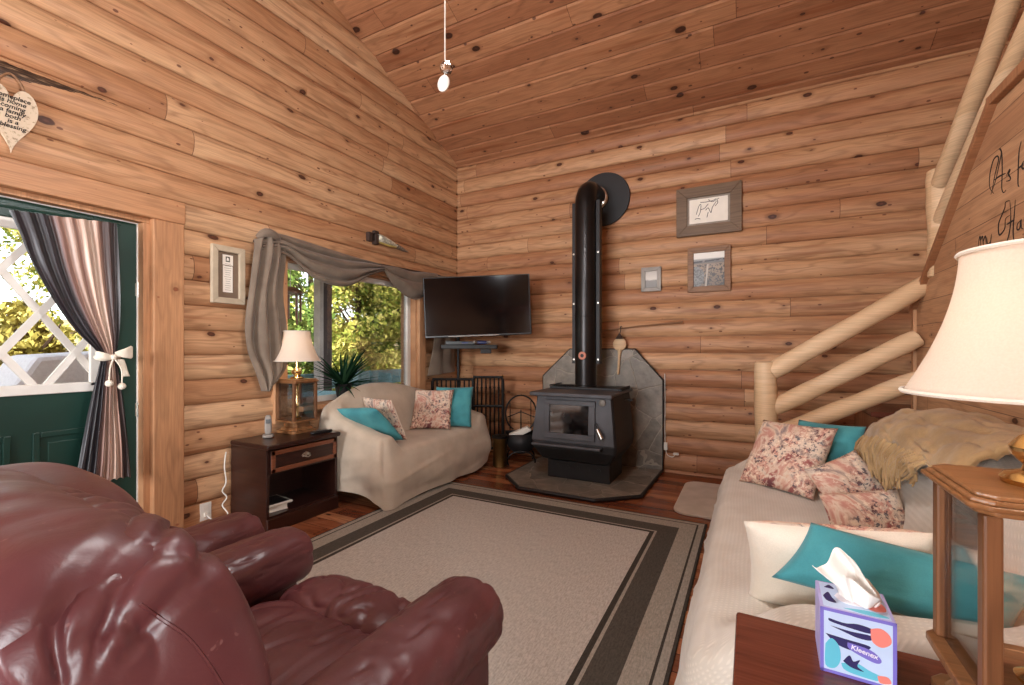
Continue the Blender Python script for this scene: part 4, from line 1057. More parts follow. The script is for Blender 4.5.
def lamp(label, loc):
    t = thing('table_lamp', label, 'lamp', loc)
    def sq(h, z0, z1, nm, mat, h2=None, ch=.02):
        h2 = h2 or h; mb = MB()
        ring = lambda q, z: [(q, -q + ch, z), (q, q - ch, z), (q - ch, q, z), (-q + ch, q, z), (-q, q - ch, z), (-q, -q + ch, z), (-q + ch, -q, z), (q - ch, -q, z)]
        mb.add(ring(h, z0) + ring(h2, z1), [tuple(reversed(range(8))), tuple(range(8, 16))] + [(i, (i + 1) % 8, 8 + (i + 1) % 8, 8 + i) for i in range(8)])
        return mb.build(nm, mat, t, bevel=.003)
    sq(.112, 0, .02, 'base_step', M['oakH']); sq(.098, .0201, .045, 'base_step', M['oakH'], .085); sq(.08, .0451, .085, 'base_step', M['oakH'], .07)
    sq(.118, .0851, .10, 'lower_plate', M['oakH'])
    sq(.113, .385, .394, 'upper_plate', M['oakH']); sq(.124, .3941, .402, 'upper_moulding', M['oakH']); sq(.119, .4021, .409, 'upper_moulding', M['oakH'], .115); sq(.112, .4091, .415, 'upper_moulding', M['oakH'], .110)
    for sx in (-1, 1):
        for sy in (-1, 1):
            mb = MB(); mb.box2((sx * .083, sy * .083, .10), (sx * .106, sy * .106, .385)); mb.build('corner_post', M['oak'], t, bevel=.004)
    for k in range(4):
        mb = MB(); mb.box((.094, 0, .2425), (.003, .164, .284)); o = mb.build('glass_panel', M['glass'], t); o.rotation_euler = (0, 0, k * PI / 2)
    mb = MB(); mb.lathe([(.03, .10), (.034, .108), (.014, .12), (.011, .18), (.020, .205), (.013, .23), (.011, .34), (.018, .37), (.03, .385)], n=20); mb.build('brass_column', M['brass'], t, smooth=True)
    mb = MB(); mb.lathe([(.048, .415), (.05, .423), (.044, .43), (.026, .436), (.023, .445), (.038, .462), (.040, .474), (.028, .49), (.014, .498), (.011, .56), (.013, .60)], n=28); mb.build('brass_neck', M['brass'], t, smooth=True)
    mb = MB(); mb.lathe([(.001, .60), (.016, .605), (.028, .64), (.03, .665), (.02, .69), (.001, .70)], n=16); mb.build('bulb', M['bulb'], t, smooth=True)
    mb = MB(); n = 32; vs = []
    def sh(u, v):
        q = 1 - v; r = .097 + (.171 - .097) * (q ** 1.8); a = 2 * PI * u
        sc_ = 1 - .012 * abs(math.sin(a * 4)) ** .5
        return Vector((r * sc_ * math.cos(a), r * sc_ * math.sin(a), .555 + .235 * v))
    mb.grid(sh, 64, 18); s_ = mb.build('lamp_shade', M['shade'], t, smooth=True, angle=180, solid=.002, weld=.0005)
    for r, z in ((.172, .557), (.0985, .789)):
        mb = MB(); mb.tube([(r * math.cos(k * 2 * PI / 48), r * math.sin(k * 2 * PI / 48), z) for k in range(48)], .004, 6, close=True); mb.build('shade_trim', M['ivory'], s_, smooth=True)
    mb = MB()
    for k in range(3): mb.tube([(0, 0, .775), (.096 * math.cos(k * 2.094), .096 * math.sin(k * 2.094), .785)], .0018, 5)
    mb.tube([(.03, 0, .60), (.045, 0, .69), (0, 0, .775)], .0018, 5); mb.tube([(-.03, 0, .60), (-.045, 0, .69), (0, 0, .775)], .0018, 5)
    mb.build('harp', M['brass'], t)
    return t
M['bulb'] = emit('warm_bulb', (255, 214, 160), 6)
L1 = lamp('cream shaded lamp with glass-sided wooden base on the nightstand by the window', (-3.165, 2.365, .60))
L2 = lamp('cream shaded lamp with glass-sided wooden base on the foreground end table', (.41, 1.02, .62))
ph = thing('cordless_phone', 'silver and black cordless phone standing on its cradle on the nightstand', 'telephone', (-3.13, 2.10, .60), R(56))
mb = MB(); puff((0, 0, .014), (.038, .045, .014), 4, 8, mb=mb); mb.build('cradle', M['silver'], ph, smooth=True, weld=.0004)
mb = MB(); puff((0, .005, .09), (.024, .014, .075), 3.5, 10, M3=Matrix.Rotation(R(-10), 3, 'X'), mb=mb); hs = mb.build('handset', M['silver'], ph, smooth=True, weld=.0004)
mb = MB(); mb.box((0, -.016, .12), (.03, .006, .03), mat=Matrix.Rotation(R(-10), 3, 'X')); mb.box((0, -.008, .07), (.03, .006, .05), mat=Matrix.Rotation(R(-10), 3, 'X')); x = mb.build('keypad', M['black'], hs); x['label'] = 'black screen and keypad'
rm = thing('remote_control', 'black remote control on the nightstand in front of the lamp', 'remote', (-2.93, 2.40, .60), R(75))
mb = MB(); puff((0, 0, .012), (.085, .024, .012), 4, 10, mb=mb); mb.build('case', M['black'], rm, smooth=True, weld=.0004)
mb = MB()
for i in range(5):
    for j in range(2): mb.box((-.05 + i * .022, -.008 + j * .016, .0245), (.01, .008, .003))
mb.build('buttons', M['silver'], rm)

# outlet with cord beside the nightstand
ou = thing('wall_outlet', 'white wall outlet low on the left wall beside the door casing', 'outlet', (LX + .006, 1.765, .135))
mb = MB(); mb.box2((0, -.037, -.06), (.007, .037, .06)); mb.build('cover_plate', M['whitep'], ou, bevel=.003)
mb = MB()
for z in (-.025, .025): mb.box2((.006, -.017, z - .016), (.009, .017, z + .016))
mb.build('sockets', M['cord'], ou, bevel=.002)
cd = MB(); cd.tube(catmull([(LX + .018, 1.765, .115), (LX + .05, 1.79, .075), (LX + .07, 1.84, .06), (LX + .06, 1.885, .09), (LX + .03, 1.865, .15), (LX + .04, 1.89, .20), (LX + .03, 1.865, .25), (LX + .04, 1.885, .31), (LX + .03, 1.88, .42), (LX + .03, 1.89, .52)], 60), .0045, 8)
cd.box((LX + .017, 1.765, .115), (.02, .025, .025))
tag(cd.build('power_cord', M['cord'], smooth=True), 'white power cord looping from the left wall outlet to the nightstand', 'cord')
oc = MB(); p = catmull([(-.765, BY - .03, 1.0), (-.762, BY - .03, .7), (-.764, BY - .03, .45), (-.758, BY - .035, .28), (-.74, BY - .04, .19), (-.69, BY - .045, .17), (-.66, BY - .05, .20)], 40)
oc.tube(p, .004, 8); oc.box((-.755, BY - .03, .27), (.035, .04, .07)); oc.box((-.655, BY - .04, .205), (.05, .03, .02))
tag(oc.build('power_cord', M['cord'], smooth=True), 'white cord with plug hanging along the right edge of the slate wall shield', 'cord')

# ---- plant on the window sill
pl = thing('potted_plant', 'dark green spiky potted plant on the window sill behind the loveseat', 'plant', (LX - .0, 2.96, .78))
mb = MB(); mb.lathe([(.05, 0), (.075, .14), (.08, .15), (.07, .15), (.065, .12), (.001, .12)], n=20); mb.build('pot', M['iron_dk'], pl, smooth=True)
mb = MB(); rnd = random.Random(11)
for k in range(90):
    a = rnd.random() * 2 * PI; L = rnd.uniform(.30, .50); el = rnd.uniform(.05, 1.15); w = rnd.uniform(.011, .020)
    dx, dy = math.cos(a), math.sin(a); dx *= .10 if dx < 0 else .62
    pts = []
    for i in range(7):
        t = i / 6; r = L * t * math.cos(el) * (1 + .2 * t) ; z = .13 + L * t * math.sin(el) - .22 * L * t * t * math.cos(el)
        pts.append(Vector((dx * r + (.05 if dx > 0 else -.03) * 0, dy * r * 1.2, z)))
    sd = Vector((-dy, dx, 0)).normalized(); vs = []
    for i, p in enumerate(pts):
        ww = w * (1 - (i / 6) ** 2) + .001; vs += [p - sd * ww, p + Vector((0, 0, -.3 * ww)), p + sd * ww]
    fs = []
    for i in range(6):
        for j in range(2): fs.append((i * 3 + j, i * 3 + j + 1, i * 3 + j + 4, i * 3 + j + 3))
    mb.add(vs, fs)
mb.build('foliage', M['yucca'], pl, smooth=True)

# ================================================================== TV CORNER
tv = thing('television', 'flat black television mounted across the corner above the loveseat', 'television', (-2.605, 4.165, 1.37), YAW)
tilt = Matrix.Rotation(R(-2.3), 3, 'Y')
mb = MB(); mb.box((0, 0, .345), (1.155, .035, .655), mat=None); s_ = mb.build('housing', M['black'], tv, bevel=.006); s_.rotation_euler = (0, R(-2.3), 0)
mb = MB(); mb.box((0, -.0185, .35), (1.13, .002, .625))
scr = NT('glossy_screen'); sm = scr.done(srgb(6, 7, 8), .08, 0, None, Specular_IOR_Level=.5)
mb.build('screen', sm, s_)
mb = MB(); mb.box((-.05, -.019, .026), (.55, .003, .010)); x = mb.build('lower_trim', M['silver'], s_); x['label'] = 'thin silver strip along the lower bezel'
mb = MB(); mb.box((0, .045, .34), (.35, .06, .30)); mb.build('mount', M['blackm'], tv)
mb = MB(); mb.beam((0, .07, .36), (-.26, .40, .36), .04, .05); mb.build('mount_arm', M['blackm'], tv)
tvs = thing('media_stand', 'black pole stand with a small shelf of gear below the television', 'stand', (-3.04, 4.41, 0), YAW)
mb = MB(); mb.tube([(0, 0, 0), (0, 0, 1.95)], .017, 12); mb.build('pole', M['blackm'], tvs, smooth=True)
mb = MB(); mb.lathe([(.14, 0), (.14, .01), (.03, .02), (.02, .03)], n=24); mb.build('foot', M['blackm'], tvs, smooth=True)
mb = MB(); mb.box((.155, -.175, 1.275), (.62, .28, .045)); mb.box((.34, -.23, 1.225), (.12, .1, .05)); mb.beam((0, 0, 1.27), (.2, -.1, 1.275), .03, .02); mb.build('shelf', M['blackm'], tvs, bevel=.004)
dv = thing('media_box', 'black cable box on the small shelf under the television', 'media player', (-2.90, 4.26, 1.2985), YAW)
mb = MB(); mb.box2((-.16, -.10, 0), (.16, .08, .04)); mb.build('case', M['black'], dv, bevel=.004)
mb = MB(); mb.box2((.02, -.103, .014), (.09, -.1, .026)); mb.build('display', plain('blue_display', (44, 58, 110), .2), dv)
gp = thing('game_controller', 'small dark controller with silver grips at the right of the media shelf', 'controller', (-2.66, 4.33, 1.2985), YAW)
mb = MB(); puff((0, -.02, .025), (.075, .045, .022), 2.6, 10, mb=mb); mb.build('body', plain('navy_plastic', (38, 44, 84), .4), gp, smooth=True, weld=.0004)
for s in (-1, 1):
    mb = MB(); mb.tube([(s * .055, -.03, .025), (s * .085, -.085, .03)], [.02, .014], 10); mb.build('grip', M['silver'], gp, smooth=True)
# folding black metal screen behind the loveseat arm
def gate(label, p, q, zt, nb):
    p, q = Vector((*p, 0)), Vector((*q, 0)); L = (q - p).length; ang = math.atan2(q.y - p.y, q.x - p.x)
    t = thing('metal_gate', label, 'gate', p, ang)
    for x in (0, L): 
        mb = MB(); mb.tube([(x, 0, 0), (x, 0, zt - .03), (x + (.02 if x == 0 else -.02), 0, zt)], .018, 10); mb.build('upright', M['blackm'], t, smooth=True)
    for z in (zt, zt - .33, .12):
        mb = MB(); mb.tube([(0, 0, z), (L, 0, z)], .015, 10); mb.build('rail', M['blackm'], t, smooth=True)
    for k in range(1, nb):
        x = L * k / nb; mb = MB(); mb.tube([(x, 0, .12), (x, 0, zt)], .0095, 8); mb.lathe([(.001, -.025), (.016, 0), (.001, .025)], (x, 0, zt - .12), 8); mb.build('bar', M['blackm'], t, smooth=True)
    mb = MB(); mb.lathe([(.001, -.014), (.017, 0), (.001, .02)], (L, 0, zt + .01), 10); mb.build('finial', M['brass'], t, smooth=True)
    return t
gate('left black barred metal gate panel rising behind the loveseat pillows', (-3.27, 4.22), (-2.82, 4.40), .90, 9)
gate('right black barred metal gate panel between the loveseat and log basket', (-2.80, 4.36), (-2.49, 4.50), .93, 7)
bb = thing('brass_bucket', 'aged brass cylinder with dark rim on the floor beside the loveseat end', 'bucket', (-2.36, 4.20, 0))
mb = MB(); mb.lathe([(.07, 0), (.078, .01), (.074, .03), (.072, .28), (.08, .30), (.08, .31), (.068, .31), (.066, .05), (.001, .05)], n=28); mb.build('body', M['oldbrass'], bb, smooth=True)
mb = MB(); mb.lathe([(.082, .306), (.086, .316), (.086, .33), (.001, .338)], n=28); mb.build('lid', M['blackm'], bb, smooth=True)
lb = thing('log_basket', 'black wrought iron log basket with tall round hoop left of the stove', 'log basket', (-2.235, 4.45, 0), YAW)
mb = MB(); mb.tube([(.17 * math.cos(a) , 0, .54 + .20 * math.sin(a)) for a in [R(-60 + k * 10) for k in range(31)]], .009, 8); mb.build('hoop', M['blackm'], lb, smooth=True)
mb = MB(); mb.grid(lambda u, v: Vector((.17 * math.cos(PI + PI * u), (v - .5) * .28, .33 + .20 * math.sin(PI + PI * u))), 20, 4); 
for yy in (-.14, .14): mb.add([(0, yy, .33)] + [(.17 * math.cos(PI + PI * k / 20), yy, .33 + .20 * math.sin(PI + PI * k / 20)) for k in range(21)], [(0, k, k + 1) for k in range(1, 21)])
mb.uv = {}; mb.build('sling', M['iron_dk'], lb, smooth=True, solid=.008)
mb = MB()
for s in (-.14, .14):
    mb.tube(catmull([(-.13, s, 0), (-.15, s, .06), (-.08, s, .14), (.08, s, .14), (.15, s, .06), (.13, s, 0)], 20), .009, 8)
mb.build('stand', M['blackm'], lb, smooth=True)
mb = MB()
mb.tube([(-.15, 0, .50), (0, 0, .56), (.15, 0, .50)], .006, 6); mb.tube([(0, 0, .36), (0, 0, .58)], .008, 6); mb.tube([(-.12, 0, .36), (-.12, 0, .66)], .006, 6); mb.tube([(.11, .0, .36), (.11, 0, .68)], .006, 6)
for a in range(7): mb.lathe([(.001, -.012), (.014, 0), (.001, .012)], (.17 * math.cos(R(-20 + a * 36)), 0, .54 + .2 * math.sin(R(-20 + a * 36))), 8)
mb.build('scrollwork', M['blackm'], lb, smooth=True)
fw = MB(); fw.prism([(-.15, 0), (.14, 0), (.12, .055), (-.1, .07)], -.05, .05, Matrix.Rotation(PI / 2, 4, 'X')); o = fw.build('firewood', M['paper'], bevel=.006)
o.location = (-2.235, 4.43, .30); o.rotation_euler = (0, R(-27), YAW); tag(o, 'pale split log lying in the black log basket', 'firewood')

# ================================================================== STOVE
HC = -1.44
hp = thing('hearth_pad', 'slate floor pad with cut corners under the wood stove', 'hearth', (HC, 4.2, 0))
po = [(-.65, .57), (-.65, -.34), (-.37, -.63), (.32, -.64), (.63, -.36), (.65, .57)]
mb = MB(); mb.prism(po, .004, .034); mb.build('stone_slab', M['slate'], hp, bevel=.003)
mb = MB(); mb.tube([(p[0] * 1.006, p[1] * 1.006 , .02) for p in po], .017, 6, close=True); x = mb.build('edge_strip', M['iron_dk'], hp); x['label'] = 'black metal edge'
ws_ = thing('wall_shield', 'slate wall panel with clipped upper corners behind the wood stove', 'hearth panel', (-1.43, BY - .055, .035))
wo = [(-.655, 0), (.65, 0), (.65, .90), (.375, 1.21), (-.335, 1.21), (-.655, .91)]
T3 = Matrix(((1, 0, 0, 0), (0, 0, -1, 0), (0, 1, 0, 0), (0, 0, 0, 1)))
mb = MB(); mb.prism(wo, -.02, .02, T3); mb.build('stone_slab', M['slate'], ws_, bevel=.003)
mb = MB(); mb.tube([(p[0], -.005, p[1]) for p in wo], .014, 6, close=True); mb.build('edge_strip', M['iron_dk'], ws_)

sv = thing('wood_stove', 'black iron wood burning stove with glass door on the slate pad', 'stove', (-1.415, 4.16, .034))
IR = M['iron']; ID = M['iron_dk']
# body: cross sections in local coords; front at y = -.33
mb = MB()
secs = [(.17, .27, -.20, .27), (.20, .33, -.26, .31), (.30, .395, -.315, .35), (.36, .40, -.325, .355), (.79, .36, -.30, .345)]
rings = []
for z, hw, yf, yb in secs:
    ch = .02; rings.append([(-hw + ch, yf, z), (hw - ch, yf, z), (hw, yf + ch, z), (hw + .0, yb - ch, z), (hw - ch, yb, z), (-hw + ch, yb, z), (-hw, yb - ch, z), (-hw, yf + ch, z)])
vs = [p for r in rings for p in r]; fs = [tuple(reversed(range(8)))] + [tuple(range((len(rings) - 1) * 8, len(rings) * 8))]
for i in range(len(rings) - 1):
    for k in range(8): fs.append((i * 8 + k, i * 8 + (k + 1) % 8, i * 8 + 8 + (k + 1) % 8, i * 8 + 8 + k))
mb.add(vs, fs); mb.build('firebox', ID, sv, bevel=.006)
tiltf = math.atan2(.025, .43)
mb = MB(); mb.add([(-.398, -.329, .37), (.385, -.329, .37), (.347, -.304, .785), (-.347, -.304, .785), (-.398, -.312, .37), (.385, -.312, .37), (.347, -.29, .785), (-.347, -.29, .785)],
                  [(0, 1, 2, 3), (4, 7, 6, 5), (0, 4, 5, 1), (1, 5, 6, 2), (2, 6, 7, 3), (3, 7, 4, 0)]); mb.build('face_plate', IR, sv, bevel=.004)
mb = MB(); mb.box2((-.385, -.40, .80), (.385, .36, .825)); mb.box2((-.385, -.405, .79), (.385, -.385, .825)); mb.build('top_plate', IR, sv, bevel=.008)
mb = MB(); mb.box2((-.36, .02, .8255), (.36, .34, .845)); mb.tube([(-.36, .02, .855), (-.36, .33, .855)], .008, 8); mb.tube([(.36, -.10, .85), (.36, .33, .85)], .008, 8)
for k in range(9): mb.box((-.33 + k * .022, .08, .852), (.008, .12, .012))
mb.build('top_grille', ID, sv, bevel=.003)
mb = MB(); mb.box2((-.37, -.40, .335), (.28, -.30, .36)); mb.build('ash_lip', IR, sv, bevel=.008)
mb = MB(); mb.box2((-.30, -.17, .0), (.30, .27, .175)); pdst = mb.build('pedestal', ID, sv, bevel=.004)
mb = MB()
for k in range(5): mb.lathe([(.001, 0), (.018, 0), (.018, .003), (.001, .003)], (-.20 + k * .10, -.17, .11), 12, M=Matrix.Rotation(PI / 2, 3, 'X'))
mb.build('air_hole', M['black'], pdst)
FM = lambda x, z, d=0: (x, -.3295 + (z - .37) * .0602 - d, z)
dm = MB(); x0, x1, z0, z1 = -.265, .215, .405, .755
def frame_bar(mb, xa, za, xb, zb, d0, d1):
    mb.add([FM(xa, za, d0), FM(xb, za, d0), FM(xb, zb, d0), FM(xa, zb, d0), FM(xa, za, d1), FM(xb, za, d1), FM(xb, zb, d1), FM(xa, zb, d1)],
           [(0, 3, 2, 1), (4, 5, 6, 7), (0, 1, 5, 4), (1, 2, 6, 5), (2, 3, 7, 6), (3, 0, 4, 7)])
gx0_, gx1_, gz0, gz1 = -.215, .155, .455, .71
for q in ((x0, z0, x1, gz0), (x0, gz1, x1, z1), (x0, gz0, gx0_, gz1), (gx1_, gz0, x1, gz1)): frame_bar(dm, *q, 0, .022)
do = dm.build('stove_door', IR, sv, bevel=.004)
gm = MB(); frame_bar(gm, gx0_, gz0, gx1_, gz1, .004, .008)
NG = NT('sooty_glass'); o_ = NG.sep(NG.obj()); nz = NG.noise(NG.obj(), 14, 4)
gmat = NG.done(NG.mix(NG.ss(nz, .35, .7), srgb(12, 12, 12), srgb(46, 46, 46)), .07, 0, None, Specular_IOR_Level=.9)
gl = gm.build('door_glass', gmat, do); gl['label'] = 'dark sooty glass'
mb = MB(); mb.tube([FM(.225, .56, .01), FM(.232, .56, .05)], .008, 8); mb.tube([FM(.228, .565, .045), FM(.245, .53, .05), FM(.262, .49, .052)], .006, 8); hd = mb.build('latch', ID, do, smooth=True)
mb = MB(); mb.tube([FM(.246, .525, .05), FM(.29, .445, .055)], [.016, .021], 12); x = mb.build('handle_grip', M['steel'], hd, smooth=True); x['label'] = 'pale coiled handle grip'
mb = MB(); mb.lathe([(.001, .012), (.022, .012), (.03, .008), (.032, 0), (.001, 0)], FM(.275, .745, .002), 20, M=Matrix.Rotation(PI / 2, 3, 'X')); x = mb.build('dial', M['silver'], sv, smooth=True); x['label'] = 'round silver dial'
mb = MB(); mb.tube([(.36, .10, .74), (.43, .10, .74)], .008, 8); mb.tube([(.43, .07, .74), (.43, .13, .74)], .014, 8); mb.build('damper_knob', ID, sv, smooth=True)

pi = thing('stove_pipe', 'tall black stove pipe elbowing into the log wall above the stove', 'stove pipe', (-1.452, 4.33, .845))
pr_ = .106
mb = MB(); z1 = 2.84 - .845 - .10
pth = [(0, 0, .035), (0, 0, 1.0), (0, 0, z1 - .06)] + [(0, .18 * (1 - math.cos(a)), z1 - .06 + .18 * math.sin(a)) for a in [R(k * 10) for k in range(1, 10)]] + [(0, .40, z1 + .12)]
pipe_m = plain('blackened_steel_pipe', (44, 42, 42), .32, .75, .2, 4)
mb.tube(pth, pr_, 28); mb.build('pipe', pipe_m, pi, smooth=True)
mb = MB(); mb.lathe([(.112, 0), (.116, .01), (.116, .045), (.108, .05)], n=28); mb.lathe([(.1065, .72), (.1085, .722), (.1085, .735), (.1065, .737)], n=28); mb.build('collar', pipe_m, pi, smooth=True)
mb = MB(); 
for s in (-1, 1):
    mb.box2((s * .142, .004, .26), (s * .136, .075, z1 - .02)); mb.box2((s * .108, -.002, .26), (s * .142, .004, z1 - .02))
mb.grid(lambda u, v: Vector((.138 * math.cos(PI * u), .06 + .075 * math.sin(PI * u), lerp(.26, z1 - .02, v))), 16, 1); mb.uv = {}
shd = mb.build('heat_shield', ID, pi, smooth=True)
mb = MB()
for z in (.30, .86, 1.36):
    for s in (-1, 1): mb.lathe([(.001, .005), (.010, .004), (.010, 0)], (s * .126, -.002, z), 8, M=Matrix.Rotation(PI / 2, 3, 'X'))
x = mb.build('screws', M['steel'], shd); x['label'] = 'bright screw heads'
mb = MB(); mb.lathe([(.001, .006), (.038, .006), (.041, 0)], (.0, -pr_ + .001, .34), 20, M=Matrix.Rotation(PI / 2, 3, 'X')); x = mb.build('thermometer', plain('copper_dial', (150, 92, 74), .4, .5), pi, smooth=True); x['label'] = 'small copper coloured thermometer'
mb = MB(); mb.lathe([(.001, .003), (.018, .003), (.018, 0)], (.0, -pr_ - .004, .34), 18, M=Matrix.Rotation(PI / 2, 3, 'X')); mb.build('thermometer_face', M['blackm'], x)
mb = MB(); mb.lathe([(.115, 0), (.285, 0), (.29, .006), (.285, .012), (.115, .012)], (.05, BY - 4.33 - .018, z1 + .12), 48, M=Matrix.Rotation(PI / 2, 3, 'X')); mb.build('wall_collar', ID, pi, smooth=True)
mb = MB()
for k in range(4): mb.lathe([(.107, -.006), (.118 - .002 * k, 0), (.107, .006)], (0, .33 + k * .022, z1 + .12), 28, M=Matrix.Rotation(PI / 2, 3, 'X'))
x = mb.build('crimped_band', M['steel'], pi, smooth=True); x['label'] = 'bright crimped steel band'

# ================================================================== THINGS ON THE WALLS
def frame(label, axis, y0, y1, z0, z1, bw, depth, fmat, inner):
    """picture frame; axis 'X' hangs on the back wall (spans x), 'Y' on the left wall (spans y)"""
    c = ((y0 + y1) / 2, (z0 + z1) / 2); w, h = y1 - y0, z1 - z0
    if axis == 'X': t = thing('picture_frame', label, 'picture', (c[0], BY - .014, c[1]), 0)
    else: t = thing('picture_frame', label, 'picture', (LX + .014, c[0], c[1]), PI / 2)
    mb = MB(); a, b = w / 2, h / 2
    def mitre(p, q, r, s_, d):
        vs = [(x, -d_, z) for d_ in (0, d) for (x, z) in (p, q, r, s_)]
        mb.add(vs, [(0, 3, 2, 1), (4, 5, 6, 7), (0, 1, 5, 4), (1, 2, 6, 5), (2, 3, 7, 6), (3, 0, 4, 7)])
    i, j = a - bw, b - bw
    mitre((-a, -b), (a, -b), (i, -j), (-i, -j), depth); mitre((a, -b), (a, b), (i, j), (i, -j), depth)
    mitre((a, b), (-a, b), (-i, j), (i, j), depth); mitre((-a, b), (-a, -b), (-i, -j), (-i, j), depth)
    mb.build('frame', fmat, t, bevel=.004)
    inner(t, i, j, depth)
    return t
def art_sketch(t, i, j, d):
    mb = MB(); mb.box2((-i, -d * .35, -j), (i, 0, j)); mb.build('mat_board', plain('grey_mat', (150, 138, 126), .9), t)
    mb = MB(); mb.box2((-i + .02, -d * .42, -j + .02), (i - .02, -d * .3, j - .02)); mb.build('print', M['paper'], t)
    mb = MB(); rnd = random.Random(4)
    for base in ([(-.09, -.03), (-.07, .05), (-.055, .06), (-.06, -.01), (-.075, -.05)], [(-.06, .01), (-.03, .02), (-.01, .045), (.0, .06)], [(-.02, .0), (.0, .02), (.02, -.03), (.03, .02), (.06, .075)],
                 [(.05, .03), (.07, .06), (.065, .09), (.08, .1)], [(-.06, .085), (-.02, .08), (.03, .085), (.06, .1)], [(.0, .10), (.03, .075), (.06, .09)], [(.0, -.02), (-.01, -.07)], [(-.1, -.075), (-.08, -.07), (-.06, -.078)]):
        mb.tube(catmull([(p[0] * 1.2, -d * .43, p[1]) for p in base], 16), .0028, 5)
    mb.build('ink_drawing', M['ink'], t)
def art_field(t, i, j, d):
    N = NT('field_photograph'); X = N.sep(N.obj()); z = N.m('DIVIDE', X[2], j); x = N.m('DIVIDE', X[0], i)
    nz = N.noise(N.obj(), 60, 4); n2 = N.noise(N.obj(), 26, 3)
    zz = N.m('ADD', z, N.m('MULTIPLY', N.m('SUBTRACT', n2, .5), .35))
    col = N.ramp(N.m('MULTIPLY_ADD', z, .5, .5), [(0, srgb(104, 84, 66)), (.55, srgb(150, 126, 102)), (.66, srgb(134, 114, 96)), (.70, srgb(92, 84, 78)), (.80, srgb(140, 138, 138)), (.83, srgb(226, 222, 214))])
    col = N.mix(N.m('MULTIPLY', N.ss(nz, .50, .53), N.m('LESS_THAN', z, .3)), col, srgb(34, 28, 25))
    col = N.mix(N.m('MULTIPLY', N.m('LESS_THAN', N.m('ABSOLUTE', N.m('SUBTRACT', z, N.m('MULTIPLY_ADD', x, .05, .5))), .05), N.ss(n2, .42, .5)), col, srgb(32, 28, 26))
    e = N.m('ADD', N.m('POWER', N.m('DIVIDE', N.m('ADD', x, .85), .55), 2.0), N.m('POWER', N.m('DIVIDE', N.m('ADD', z, .42), .62), 2.0))
    col = N.mix(N.m('LESS_THAN', e, 1.0), col, N.mix(N.ss(nz, .3, .7), srgb(52, 50, 50), srgb(132, 130, 128)))
    pl_ = N.m('LESS_THAN', N.m('ABSOLUTE', N.m('ADD', N.m('SUBTRACT', x, N.m('MULTIPLY', z, .1)), .1)), .05)
    col = N.mix(N.m('MULTIPLY', pl_, N.m('LESS_THAN', z, .3)), col, srgb(176, 166, 152))
    mat = N.done(col, .4)
    mb = MB(); mb.box2((-i, -d * .4, -j), (i, 0, j)); mb.build('photograph', mat, t)
def art_small(t, i, j, d):
    N = NT('grey_photo'); X = N.sep(N.obj()); zz = N.m('DIVIDE', X[2], j); nz = N.noise(N.obj(), 20, 2)
    col = N.ramp(N.m('ADD', N.m('MULTIPLY_ADD', zz, .5, .5), N.m('MULTIPLY', N.m('SUBTRACT', nz, .5), .15)), [(0, srgb(92, 84, 76)), (.42, srgb(110, 100, 92)), (.5, srgb(204, 194, 182)), (1, srgb(170, 160, 150))])
    mb = MB(); mb.box2((-i, -d * .4, -j), (i, 0, j)); mb.build('photograph', N.done(col, .3), t)
def art_verse(t, i, j, d):
    mb = MB(); mb.box2((-i, -d * .3, -j), (i, 0, j)); mb.build('mat_board', M['mattaupe'], t)
    mb = MB(); mb.box2((-.034, -d * .36, -j + .04), (.034, -d * .28, j - .095)); pz = mb.build('verse_slip', M['paper'], t)
    mb = MB()
    for k in range(13): 
        w = .026 * (0.6 + .4 * random.random()); z = -j + .055 + k * .0155
        mb.box2((-w, -d * .37, z), (w, -d * .355, z + .0028))
    mb.build('lines_of_text', plain('grey_ink', (150, 140, 126), .9), pz)
    mb = MB(); mb.box2((-.036, -d * .36, j - .09), (.036, -d * .28, j - .018)); pz = mb.build('crest_card', M['paper'], t)
    mb = MB(); mb.box2((-.015, -d * .37, j - .068), (.015, -d * .355, j - .03)); mb.build('emblem', plain('grey_green_ink', (92, 92, 76), .9), pz)
    mb = MB(); mb.prism([(-.010, j - .06), (.009, j - .058), (.004, j - .04), (-.006, j - .036)], d * .372, d * .382, T3); mb.build('emblem_figure', M['paper'], pz)
frame('wide weathered wood frame with a small ink sketch, upper of two on the back wall', 'X', -.652, -.069, 2.36, 2.835, .10, .03, M['barn'], art_sketch)
frame('brown wood frame with a black and white field photo, under the ink sketch', 'X', -.548, -.163, 1.805, 2.243, .055, .026, M['barn2'], art_field)
frame('smallest silver framed photo on the back wall, left of the field photo', 'X', -1.0, -.80, 1.84, 2.09, .042, .02, M['silver'], art_small)
frame('tall cream frame with a verse slip on the left wall beside the scarf', 'Y', 1.79, 2.022, 1.572, 1.98, .042, .03, M['cream'], art_verse)

# heart plaque
hs_ = thing('heart_plaque', 'pale wooden heart plaque with handwritten words hanging above the door', 'plaque', (LX + .014, .838, 2.434), PI / 2)
ho = []
for k in range(48):
    a = 2 * PI * k / 48; ho.append((.0061 * 16 * math.sin(a) ** 3, .0114 * (13 * math.cos(a) - 5 * math.cos(2 * a) - 2 * math.cos(3 * a) - math.cos(4 * a))))
mb = MB(); mb.prism(ho, 0, .014, T3); N = NT('limed_wood'); n_ = N.noise(N.obj(), 50, 5, .7); hm = N.done(N.mix(N.ss(n_, .52, .66), srgb(206, 186, 160), srgb(150, 128, 104)), .8)
mb.build('board', hm, hs_, bevel=.003)
cu = bpy.data.curves.new('lettering', 'FONT'); cu.body = 'someplace\nis home\ncoming\na family\nboth\nis a\nblessing'; cu.align_x = 'CENTER'; cu.align_y = 'CENTER'; cu.size = .030; cu.extrude = .0006; cu.space_line = .82; cu.shear = .2; cu.offset = .0006
